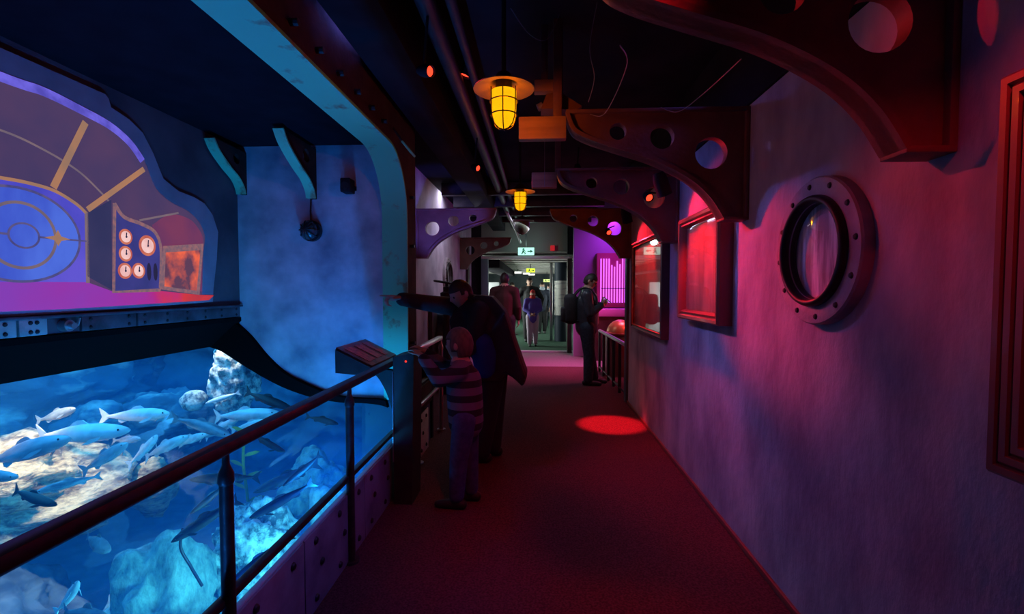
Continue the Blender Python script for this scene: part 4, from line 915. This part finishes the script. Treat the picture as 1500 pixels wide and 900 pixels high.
for k in range(11):
    x = 1.36 + k*.057
    MB().cyl((x, 10.32, 1.20 + .0*k), (x, 10.32, 2.14 - .18*(1 if 3 < k < 8 else 0)*abs(math.sin(k))), .014, n=8).build('neon_tube', T['neon'], nd)
MB().bbox((1.36, 10.28, 1.50), (1.95, 10.31, 1.515), .002).build('crossbar', T['bolt'], nd)
area('neon_wash', (1.6, 9.9, 2.7), (1.5, 10.6, 1.3), 1.6, .3, 16, (.55, .05, 1.0))
area('pink_wash', (1.5, 8.6, 2.9), (.3, 9.3, 0), 1.0, 1.2, 42, (1.0, .13, .42), spread=math.radians(70))
bn = tag(MB().bbox((1.15, 9.9, .92), (2.4, 10.5, 1.08), .02).build('display_bench', pm('bench', (.55, .2, .5), rough=.5)), 'pink-lit bench below the neon panel', 'bench')
MB().box((1.2, 9.95, 0), (2.35, 10.5, .92)).build('base', T['frame_dark'], bn)
dm = empty('dome', (1.45, 8.4, 0), 'red and gold dome model behind the low railing', 'dome')
MB().lathe([(.24*math.cos(a), .72 + .24*math.sin(a)) for a in [PI/2*i/10 for i in range(10)]] + [(.0001, .96)], 28, Matrix.Translation((1.45, 8.4, 0))).build('cupola', pm('gold', (.5, .28, .1), rough=.3, metal=.5), dm)
MB().lathe([(.26, 0), (.26, .70), (.28, .71), (.28, .735), (.24, .74)], 28, Matrix.Translation((1.45, 8.4, 0))).build('plinth', T['frame_red'], dm)
point('dome_red', (1.75, 7.9, 1.3), 14, (1, .03, .03), .05)
for q, (ya, yb) in enumerate(((8.75, 9.05), (9.2, 9.5))):
    tag(MB().bbox((1.5, ya, 0), (2.2, yb, .78), .01).build('display_plinth', T['frame_dark']), ('dark plinth right behind the dome model', 'dark plinth before the pink-lit bench')[q], 'plinth', 'dark plinths behind the railing')
lr = empty('low_railing', (1.1, 7.4, 0), 'low railing with upright bars beside the man with the phone', 'railing')
A, B = Vector((1.2, 6.46, .74)), Vector((1.13, 8.7, .74))
MB().tube([A, B], .03, 10).build('top_rail', T['steel'], lr)
MB().tube([A + Vector((0, 0, -.66)), B + Vector((0, 0, -.66))], .015, 8).build('bottom_rail', T['dark_metal'], lr)
for k in range(6):
    p = A.lerp(B, k/5)
    MB().tube([Vector((p.x, p.y, 0)), p], .024, 8).build('baluster', T['dark_metal'], lr)

spot('cool_fill', (.2, 6.4, 2.95), (.85, 7.5, 1.2), 34, (.65, .8, 1.0), 40, .8, .05)  # added cool light to brighten the standing man, no fixture there

# ================================================================== PEOPLE
def head_geo(mb, c, fwd, s=1.0, up=(0, 0, 1), ears=True):
    f = Vector(fwd).normalized(); r = f.cross(Vector(up)).normalized(); u = r.cross(f)
    m = Matrix((r, f, u)).transposed().to_4x4(); m.translation = Vector(c)
    n, h = 36, 26; vs_ = []; fs = []
    for i in range(h+1):
        t = -PI/2 + PI*i/h
        for k in range(n):
            a = 2*PI*k/n
            x, y, z = math.cos(t)*math.cos(a), math.cos(t)*math.sin(a), math.sin(t)
            X, Y, Z = x*.076, y*.098, z*.118
            if z < 0: X *= 1 - .30*(-z)**1.3; Y *= 1 - .12*(-z)
            if z < -.1 and y > 0: Y += .012*(-z)
            if z > .2 and y > 0: Y -= .010*(z-.2)
            g = lambda ax, az, sg: math.exp(-(((x-ax)/sg)**2 + ((z-az)/sg)**2)) if y > 0 else 0
            Y += .024*g(0, -.16, .13) + .014*g(0, .0, .10)             # nose
            Y -= .012*(g(.34, .04, .16) + g(-.34, .04, .16))           # eye sockets
            Y += .006*(g(.3, .22, .2) + g(-.3, .22, .2))               # brow
            Y += .007*g(0, -.46, .15) - .005*g(0, -.58, .07)           # lips
            Y += .010*g(0, -.80, .16)                                  # chin
            vs_.append(m @ (Vector((X, Y, Z))*s))
    for i in range(h):
        for k in range(n): fs.append((i*n+k, i*n+(k+1) % n, (i+1)*n+(k+1) % n, (i+1)*n+k))
    mb.add(vs_, fs)
    if ears:
        for sg in (1, -1): mb.ell(m @ (Vector((sg*.078, -.012, -.005))*s), (.010*s, .020*s, .032*s), m.to_3x3().to_4x4(), 12, 8)
    return m
def hair_geo(m, s=1.0, low=-.25, back=-.75, puff=1.08):
    n, h = 40, 26; mb = MB(); vs_ = []; fs = []
    def keep(t, a):
        y, z = math.cos(t)*math.sin(a), math.sin(t)
        lim = back if y < -.1 else (low if y < .35 else .40)
        return z > lim
    for layer, p in ((0, puff), (1, .99)):
        for i in range(h+1):
            t = -PI/2 + PI*i/h
            for k in range(n):
                a = 2*PI*k/n; x, y, z = math.cos(t)*math.cos(a), math.cos(t)*math.sin(a), math.sin(t)
                w_ = 1 + (.03*noise.noise(Vector((x*5, y*5, z*5))) if layer == 0 else 0)
                X, Y, Z = x*.077*p*w_, y*.099*p*w_, z*.119*p*w_
                if z < 0: X *= 1 - .2*(-z)
                vs_.append(m @ (Vector((X, Y, Z))*s))
    o = (h+1)*n
    kp_ = [[keep(-PI/2 + PI*(i+.5)/h, 2*PI*(k+.5)/n) for k in range(n)] for i in range(h)]
    for i in range(h):
        for k in range(n):
            if not kp_[i][k]: continue
            j = (k+1) % n; a, b, c, d = i*n+k, i*n+j, (i+1)*n+j, (i+1)*n+k
            fs.append((a, b, c, d)); fs.append((o+d, o+c, o+b, o+a))
            for (i2, k2, e0, e1) in ((i-1, k, a, b), (i+1, k, c, d), (i, (k-1) % n, d, a), (i, j, b, c)):
                if not (0 <= i2 < h) or not kp_[i2][k2]: fs.append((e1, e0, o+e0, o+e1))
    return mb.add(vs_, fs)
def eyes(m, s, parent):
    for sg in (1, -1): MB().ell(m @ (Vector((sg*.028, .080, .004))*s), (.011*s,)*3, None, 12, 8).build('eye', T['eye'], parent, 180)
def hand_geo(mb, wrist, d, palm_n, s=1.0, curl=(.5, .5, .5, .5), thumb=.4, side=1):
    """d: towards the fingertips, palm_n: out of the palm; side = +1 puts the thumb on +side axis"""
    d = Vector(d).normalized(); pn = Vector(palm_n); pn = (pn - d*pn.dot(d)).normalized(); sd = d.cross(pn)*side
    w_ = Vector(wrist)
    for k in range(4):
        off = (k-1.5)*-.020*s
        mb.cone2(w_ + d*.005*s + sd*off*.6, .017*s, w_ + d*.085*s + sd*off, .0125*s, 10, 4)
    lens = (.078, .086, .080, .064)
    for k in range(4):
        p = w_ + d*.088*s + sd*(1.5-k)*.0215*s; c = curl[k]; dd = d.copy(); pk = pn.copy(); seg = lens[k]*s
        for q, fr in enumerate((.42, .32, .26)):
            dd, pk = dd*math.cos(c) + pk*math.sin(c), pk*math.cos(c) - dd*math.sin(c)
            e = p + dd*seg*fr; mb.cone2(p, (.0095-.001*q)*s, e, (.0088-.0012*q)*s, 10, 4); p = e
    p = w_ + d*.025*s + sd*.026*s; dd = (d*.62 + sd*.72 + pn*thumb).normalized()
    for q, fr in enumerate((.036, .030, .026)):
        e = p + dd*fr*s; mb.cone2(p, (.0125-.0012*q)*s, e, (.011-.0012*q)*s, 10, 4); p = e; dd = (dd*.8 + d*.35 + pn*thumb*.3).normalized()
def chain(mb, pts, n=16):
    for (a, ra), (b, rb) in zip(pts[:-1], pts[1:]): mb.cone2(a, ra, b, rb, n, 5)
V = Vector
def shoe(mb, ankle, d, s=1.0):
    d = Vector(d).normalized(); a = Vector(ankle); g = Vector((a.x, a.y, 0))
    mb.cone2(g + d*-.05*s + V((0, 0, .042*s)), .042*s, g + d*.09*s + V((0, 0, .038*s)), .040*s, 14, 5)
    mb.cone2(g + d*.09*s + V((0, 0, .038*s)), .040*s, g + d*.17*s + V((0, 0, .030*s)), .030*s, 14, 5)
    mb.cone2(a, .048*s, g + V((0, 0, .05*s)), .045*s, 14, 5)
    for v in mb.v:
        if v.z < .003: v.z = .003
# ---- the man who bends and points
P1 = empty('person', (-.46, 4.12, 0), 'person in a long black coat bending and pointing at the tank', 'person')
sc_ = 4.1/700
PX = lambda x, y, Y=4.1: V(((x-787)*Y/700, Y, 1.5-(y-423)*Y/700))
bd = MB(); hm = head_geo(bd, (-.645, 4.02, 1.455), (-.78, -.52, -.42), 1.0)
nk, ch, pv = V((-.575, 4.08, 1.34)), V((-.46, 4.10, 1.17)), V((-.36, 4.13, .90))
chain(bd, [(V((-.63, 4.03, 1.42)), .055), (nk, .06)]); chain(bd, [(nk, .10), (ch, .14), (pv, .13)])
LS, RS = V((-.68, 4.17, 1.335)), V((-.485, 3.95, 1.31)); EL, WR = V((-.88, 3.92, 1.375)), V((-1.065, 3.68, 1.42))
chain(bd, [(nk, .08), (LS, .06), (EL, .045), (WR, .030)])
chain(bd, [(nk, .08), (RS, .06), (V((-.52, 3.92, 1.04)), .045), (V((-.60, 3.80, .97)), .030)])
hand_geo(bd, WR, (-.74, -.66, .12), (.15, -.25, -1), 1.12, (.03, .95, 1.0, 1.05), .3, 1)
hand_geo(bd, (-.60, 3.80, .97), (-.1, -1, -.15), (0, .1, -1), 1.0, (.3, .3, .35, .35), .3, 1)
for y, ax in ((4.04, -.50), (4.22, -.42)): chain(bd, [(V((-.36, y, .88)), .095), (V((-.42 + (.04 if y > 4.1 else 0), y, .47)), .065), (V((ax+.02, y, .09)), .042)])
remesh(bd, .0065, 2, .4).build('body', T['skin'], P1, 180)
hair_geo(hm, 1.0, -.05, -.55, 1.07).build('hair', T['hair_dark'], P1, 180); eyes(hm, 1.0, P1)
ct = MB(); chain(ct, [(nk + V((.02, 0, -.01)), .125), (ch, .19), (V((-.40, 4.12, 1.0)), .19)])
chain(ct, [(nk, .10), (LS, .088), (EL, .070), (EL.lerp(WR, .94), .056)])
chain(ct, [(nk, .10), (RS, .09), (V((-.52, 3.92, 1.04)), .072), (V((-.585, 3.84, .98)), .055)])
ol = [(660, 468), (672, 452), (700, 432), (722, 434), (742, 457), (756, 500), (768, 535), (773, 548), (768, 562), (754, 549), (742, 543), (735, 556), (706, 556), (694, 525), (680, 505), (664, 492)]
ol = [((x-787)*sc_, 1.5-(y-423)*sc_) for x, y in ol]
ct.plate([ol], -.14, .16, XZ(4.12)); ct.plate([[(x*.96 - .016, z) for x, z in ol[4:14]]], -.20, .22, XZ(4.12))
remesh(ct, .011, 6, .5).build('coat', T['coat_black'], P1, 180)
sh = MB(); chain(sh, [(V((-.46, 4.0, 1.04)), .10), (V((-.44, 4.02, .96)), .11), (V((-.43, 4.03, .84)), .10)])
sh.v = [V((v.x, min(v.y, 4.1) - .06, v.z)) for v in sh.v]
remesh(sh, .012, 3).build('shirt', T['shirt_blue'], P1, 180)
tr_ = MB()
for y, ax in ((4.04, -.50), (4.22, -.42)): chain(tr_, [(V((-.37, y, .88)), .125), (V((-.42 + (.04 if y > 4.1 else 0), y, .47)), .095), (V((ax+.02, y, .10)), .082)])
remesh(tr_, .011, 4).build('trousers', T['trouser_black'], P1, 180)
s2 = MB(); shoe(s2, (-.48, 4.04, .08), (-1, -.2, 0), 1.05); remesh(s2, .008, 2).build('shoe', T['shoe_dark'], P1, 180)
s2 = MB(); shoe(s2, (-.40, 4.22, .08), (-1, -.1, 0), 1.05); remesh(s2, .008, 2).build('shoe', T['shoe_dark'], P1, 180)

# ---- the child in the striped sweater
P2 = empty('person', (-.5, 3.25, 0), 'child in a striped sweater and jeans holding the console edge', 'person')
bd = MB(); hm = head_geo(bd, (-.535, 3.25, 1.115), (-.93, .32, -.05), .94)
nk, ch, pv = V((-.525, 3.25, .985)), V((-.505, 3.25, .86)), V((-.49, 3.25, .63))
chain(bd, [(V((-.53, 3.25, 1.06)), .04), (nk, .045)]); chain(bd, [(nk, .07), (ch, .095), (pv, .09)])
arms = (((-.515, 3.14, .945), (-.645, 3.09, .90), (-.785, 3.19, 1.045), (-.845, 3.235, 1.085)), ((-.515, 3.36, .945), (-.66, 3.42, .93), (-.80, 3.36, 1.05), (-.85, 3.34, 1.085)))
for a, b, c, d in arms:
    chain(bd, [(nk, .05), (V(a), .042), (V(b), .033), (V(c), .023)])
    hand_geo(bd, V(c), V(d)-V(c), (-.3, .1, -1), .72, (.35, .4, .45, .5), .2, 1)
legs = ((3.18, -.545, -.53), (3.31, -.465, -.475))
for y, ax, kx in legs: chain(bd, [(V((-.49, y, .61)), .065), (V((kx, y, .34)), .046), (V((ax, y, .07)), .032)])
remesh(bd, .006, 2, .4).build('body', T['skin'], P2, 180)
hair_geo(hm, .94, -.30, -.70, 1.10).build('hair', T['hair_blond'], P2, 180); eyes(hm, .94, P2)
mS, nt, b_ = nodes('striped_knit')
tc = N(nt, 'ShaderNodeTexCoord'); sx = N(nt, 'ShaderNodeSeparateXYZ'); ma = N(nt, 'ShaderNodeMath', operation='MULTIPLY'); ma.inputs[1].default_value = 1/.098
fr = N(nt, 'ShaderNodeMath', operation='FRACT'); cp = ramp(nt, [(0, (.13, .12, .17)), (.52, (.014, .013, .02))], 'CONSTANT')
nt.links.new(tc.outputs['Object'], sx.inputs[0]); nt.links.new(sx.outputs['Z'], ma.inputs[0]); nt.links.new(ma.outputs[0], fr.inputs[0]); nt.links.new(fr.outputs[0], cp.inputs[0])
nt.links.new(cp.outputs[0], b_.inputs['Base Color']); b_.inputs['Roughness'].default_value = .9
sw = MB(); chain(sw, [(nk + V((0, 0, -.02)), .078), (ch, .125), (V((-.495, 3.25, .70)), .125), (V((-.49, 3.25, .58)), .122)])
for a, b, c, d in arms: chain(sw, [(nk + V((0, 0, -.02)), .07), (V(a), .060), (V(b), .052), (V(b).lerp(V(c), .85), .040)])
remesh(sw, .009, 4).build('sweater', mS, P2, 180)
jn = MB()
for y, ax, kx in legs: chain(jn, [(V((-.49, y, .61)), .085), (V((kx, y, .34)), .064), (V((ax, y, .09)), .052)])
remesh(jn, .009, 3).build('jeans', T['jeans'], P2, 180)
for y, ax, kx in legs:
    s2 = MB(); shoe(s2, (ax, y, .07), (-1, .1, 0), .80); remesh(s2, .007, 2).build('shoe', T['shoe_dark'], P2, 180)

# ---- the man reading his phone
P3 = empty('person', (.82, 7.5, 0), 'person in a leather jacket with glasses looking down at a phone', 'person')
bd = MB(); hm = head_geo(bd, (.825, 7.49, 1.615), (.86, -.18, -.48), 1.0)
nk, ch, pv = V((.775, 7.5, 1.46)), V((.755, 7.5, 1.25)), V((.77, 7.5, .93))
chain(bd, [(V((.81, 7.5, 1.56)), .055), (nk, .062)]); chain(bd, [(nk, .10), (ch, .14), (pv, .13)])
arms = (((.755, 7.31, 1.40), (.80, 7.27, 1.12), (1.0, 7.40, 1.255), (1.07, 7.45, 1.30)), ((.755, 7.69, 1.40), (.80, 7.72, 1.12), (1.0, 7.58, 1.255), (1.07, 7.53, 1.30)))
for i, (a, b, c, d) in enumerate(arms):
    chain(bd, [(nk, .08), (V(a), .055), (V(b), .042), (V(c), .028)])
    hand_geo(bd, V(c), V(d)-V(c), (0, 1 if i == 0 else -1, .4), 1.0, (.45, .5, .55, .6), .3, 1 if i == 0 else -1)
legs = ((7.40, .79, .80), (7.60, .90, .83))
for y, ax, kx in legs: chain(bd, [(V((.77, y, .90)), .095), (V((kx, y, .48)), .065), (V((ax, y, .09)), .042)])
remesh(bd, .0075, 2, .4).build('body', T['skin'], P3, 180)
hair_geo(hm, 1.0, .0, -.6, 1.08).build('hair', T['hair_dark'], P3, 180); eyes(hm, 1.0, P3)
jk = MB(); chain(jk, [(nk + V((0, 0, -.02)), .11), (ch, .185), (V((.76, 7.5, 1.05)), .18), (V((.77, 7.5, .90)), .175)])
for a, b, c, d in arms: chain(jk, [(nk + V((0, 0, -.03)), .10), (V(a), .085), (V(b), .070), (V(b).lerp(V(c), .9), .052)])
remesh(jk, .012, 4).build('jacket', T['leather'], P3, 180)
st = MB(); chain(st, [(V((.845, 7.48, 1.36)), .09), (V((.86, 7.48, 1.20)), .095), (V((.87, 7.48, .98)), .09)]); remesh(st, .012, 3).build('shirt', T['light_cloth'], P3, 180)
jn = MB()
for y, ax, kx in legs: chain(jn, [(V((.77, y, .90)), .125), (V((kx, y, .48)), .088), (V((ax, y, .10)), .075)])
remesh(jn, .011, 3).build('jeans', T['jeans_dark'], P3, 180)
for y, ax, kx in legs:
    s2 = MB(); shoe(s2, (ax, y, .08), (1, -.15, 0), 1.05); remesh(s2, .009, 2).build('shoe', T['shoe_dark'], P3, 180)
gsx = MB()
for sg in (1, -1):
    gsx.tube([hm @ V((sg*.034 + .024*math.cos(t), .098, .006 + .018*math.sin(t))) for t in [2*PI*i/20 for i in range(21)]], .0025, 6, False)
    gsx.tube([hm @ V((sg*.058, .096, .01)), hm @ V((sg*.08, .05, .012)), hm @ V((sg*.082, -.01, .01))], .0025, 6)
gsx.tube([hm @ V((.012, .10, .01)), hm @ V((-.012, .10, .01))], .0025, 6); gsx.build('glasses', T['bolt'], P3)
bp_ = empty('backpack', (.52, 7.5, .93), 'black backpack on the back of the person with the phone', 'backpack')
MB().bbox((.42, 7.34, .95), (.62, 7.66, 1.42), .07).build('main_bag', T['coat_black'], bp_, 60)
MB().bbox((.37, 7.39, .98), (.46, 7.61, 1.22), .035).build('front_pocket', T['coat_black'], bp_, 60)
for y in (7.38, 7.62):
    MB().tube(crom([(.58, y, 1.40), (.68, y, 1.50), (.80, y, 1.49), (.90, y, 1.36), (.86, y, 1.15), (.70, y, 1.02), (.60, y, 1.0)], 5), .014, 8).build('strap', T['coat_black'], bp_)
ph = empty('phone', (1.09, 7.49, 1.27), 'dark mobile phone in the hands of the standing person', 'phone')
mp_ = Matrix.Translation((1.085, 7.49, 1.325)) @ Matrix.Rotation(-.9, 4, 'Y')
MB().bbox((-.006, -.038, -.072), (.006, .038, .072), .004, mp_).build('case', T['phone'], ph)
MB().box((-.0068, -.034, -.064), (-.006, .034, .064), mp_).build('screen', em('phone_screen', (.5, .6, .8), .6), ph)

# ---- people further off
def walker(x, y, H, face, top, bottom, hairm, label, group=None, pose='down', vox=.014, stride=.08, facecloth=None):
    s = H/1.74; f = V(face).normalized(); r = f.cross(V((0, 0, 1))).normalized(); O = V((x, y, 0))
    L = lambda a, b, c: O + r*(a*s) + f*(b*s) + V((0, 0, c*s))
    e = empty('person', O, label, 'person', group)
    bd = MB(); hm = head_geo(bd, L(0, .03, 1.62), f + V((0, 0, -.1)), s)
    nk, ch, pv = L(0, 0, 1.46), L(0, 0, 1.25), L(0, 0, .93)
    chain(bd, [(L(0, .02, 1.56), .055*s), (nk, .06*s)], 10); chain(bd, [(nk, .10*s), (ch, .14*s), (pv, .13*s)], 10)
    A = []
    for sg in (1, -1):
        if pose == 'clasp': A.append((L(sg*.18, 0, 1.40), L(sg*.24, .02, 1.14), L(sg*.05, .22, 1.02), L(-sg*.02, .25, .96)))
        elif pose == 'out': A.append((L(sg*.19, 0, 1.40), L(sg*.34, .0, 1.16), L(sg*.30, .12, .93), L(sg*.29, .16, .86)))
        else: A.append((L(sg*.19, 0, 1.40), L(sg*.25, -.02, 1.12), L(sg*.25, .06, .88), L(sg*.25, .08, .79)))
    for i, (a, b, c, d) in enumerate(A):
        chain(bd, [(nk, .08*s), (a, .055*s), (b, .042*s), (c, .028*s)], 10)
        hand_geo(bd, c, d-c, r*(-1 if i == 0 else 1), s, (.3, .35, .4, .4), .3, 1)
    G = [(sg, st_) for sg, st_ in ((1, stride), (-1, -stride))]
    for sg, st_ in G: chain(bd, [(L(sg*.09, 0, .90), .095*s), (L(sg*.09, st_*.6 + .03, .48), .065*s), (L(sg*.09, st_, .09), .042*s)], 10)
    remesh(bd, min(vox, .009), 2, .4).build('body', T['skin'], e, 180)
    hair_geo(hm, s, -.1, -.6, 1.08).build('hair', hairm, e, 180)
    jk = MB(); chain(jk, [(nk + V((0, 0, -.02)), .11*s), (ch, .18*s), (L(0, 0, 1.02), .175*s), (L(0, 0, .86), .17*s)], 12)
    for a, b, c, d in A: chain(jk, [(nk + V((0, 0, -.03)), .10*s), (a, .085*s), (b, .07*s), (b.lerp(c, .85), .052*s)], 12)
    remesh(jk, vox, 3).build('jacket', top, e, 180)
    jn = MB()
    for sg, st_ in G: chain(jn, [(L(sg*.09, 0, .90), .125*s), (L(sg*.09, st_*.6 + .03, .48), .088*s), (L(sg*.09, st_, .12), .072*s)], 12)
    remesh(jn, vox, 3).build('trousers', bottom, e, 180)
    for sg, st_ in G:
        s2 = MB(); shoe(s2, L(sg*.09, st_, .09), f, s); remesh(s2, .012, 2).build('shoe', T['shoe_dark'], e, 180)
    if facecloth:
        sf = MB(); sf.ell(L(0, .02, 1.50), (.10*s, .10*s, .07*s)); sf.ell(L(0, .06, 1.54), (.078*s, .085*s, .07*s)); remesh(sf, .012, 2).build('scarf', facecloth, e, 180)
    return e
walker(-.12, 12.4, 1.47, (.05, -1, 0), T['purple_cloth'], T['lilac_cloth'], T['red_cloth'], 'person in a purple jacket and pale trousers with clasped hands', None, 'clasp', .012, .05, T['red_cloth'])
walker(-.62, 9.0, 1.80, (.1, 1, 0), T['maroon_cloth'], T['trouser_black'], T['hair_dark'], 'person in a dark red jacket seen from behind near the doorway')
walker(-.22, 13.6, 1.82, (0, -1, 0), T['coat_black'], T['trouser_black'], T['hair_dark'], 'tall person in black right behind the purple jacket', None, 'out')
walker(.46, 18.5, 1.66, (-.2, -1, 0), T['navy_cloth'], T['jeans_dark'], T['hair_dark'], 'person in dark clothes walking in the far room by the pillar', None, 'down', .016, .16, T['light_cloth'])
walker(.16, 16.0, 1.72, (.1, -1, 0), T['jeans_dark'], T['trouser_black'], T['hair_dark'], 'person in dark grey standing behind the tall person in black', None, 'down', .016, .04, T['light_cloth'])
walker(-.85, 15.5, 1.70, (1, -.5, 0), T['navy_cloth'], T['jeans'], T['hair_dark'], 'person in navy standing in the far room beside the pale panel', None, 'down', .016, .1)
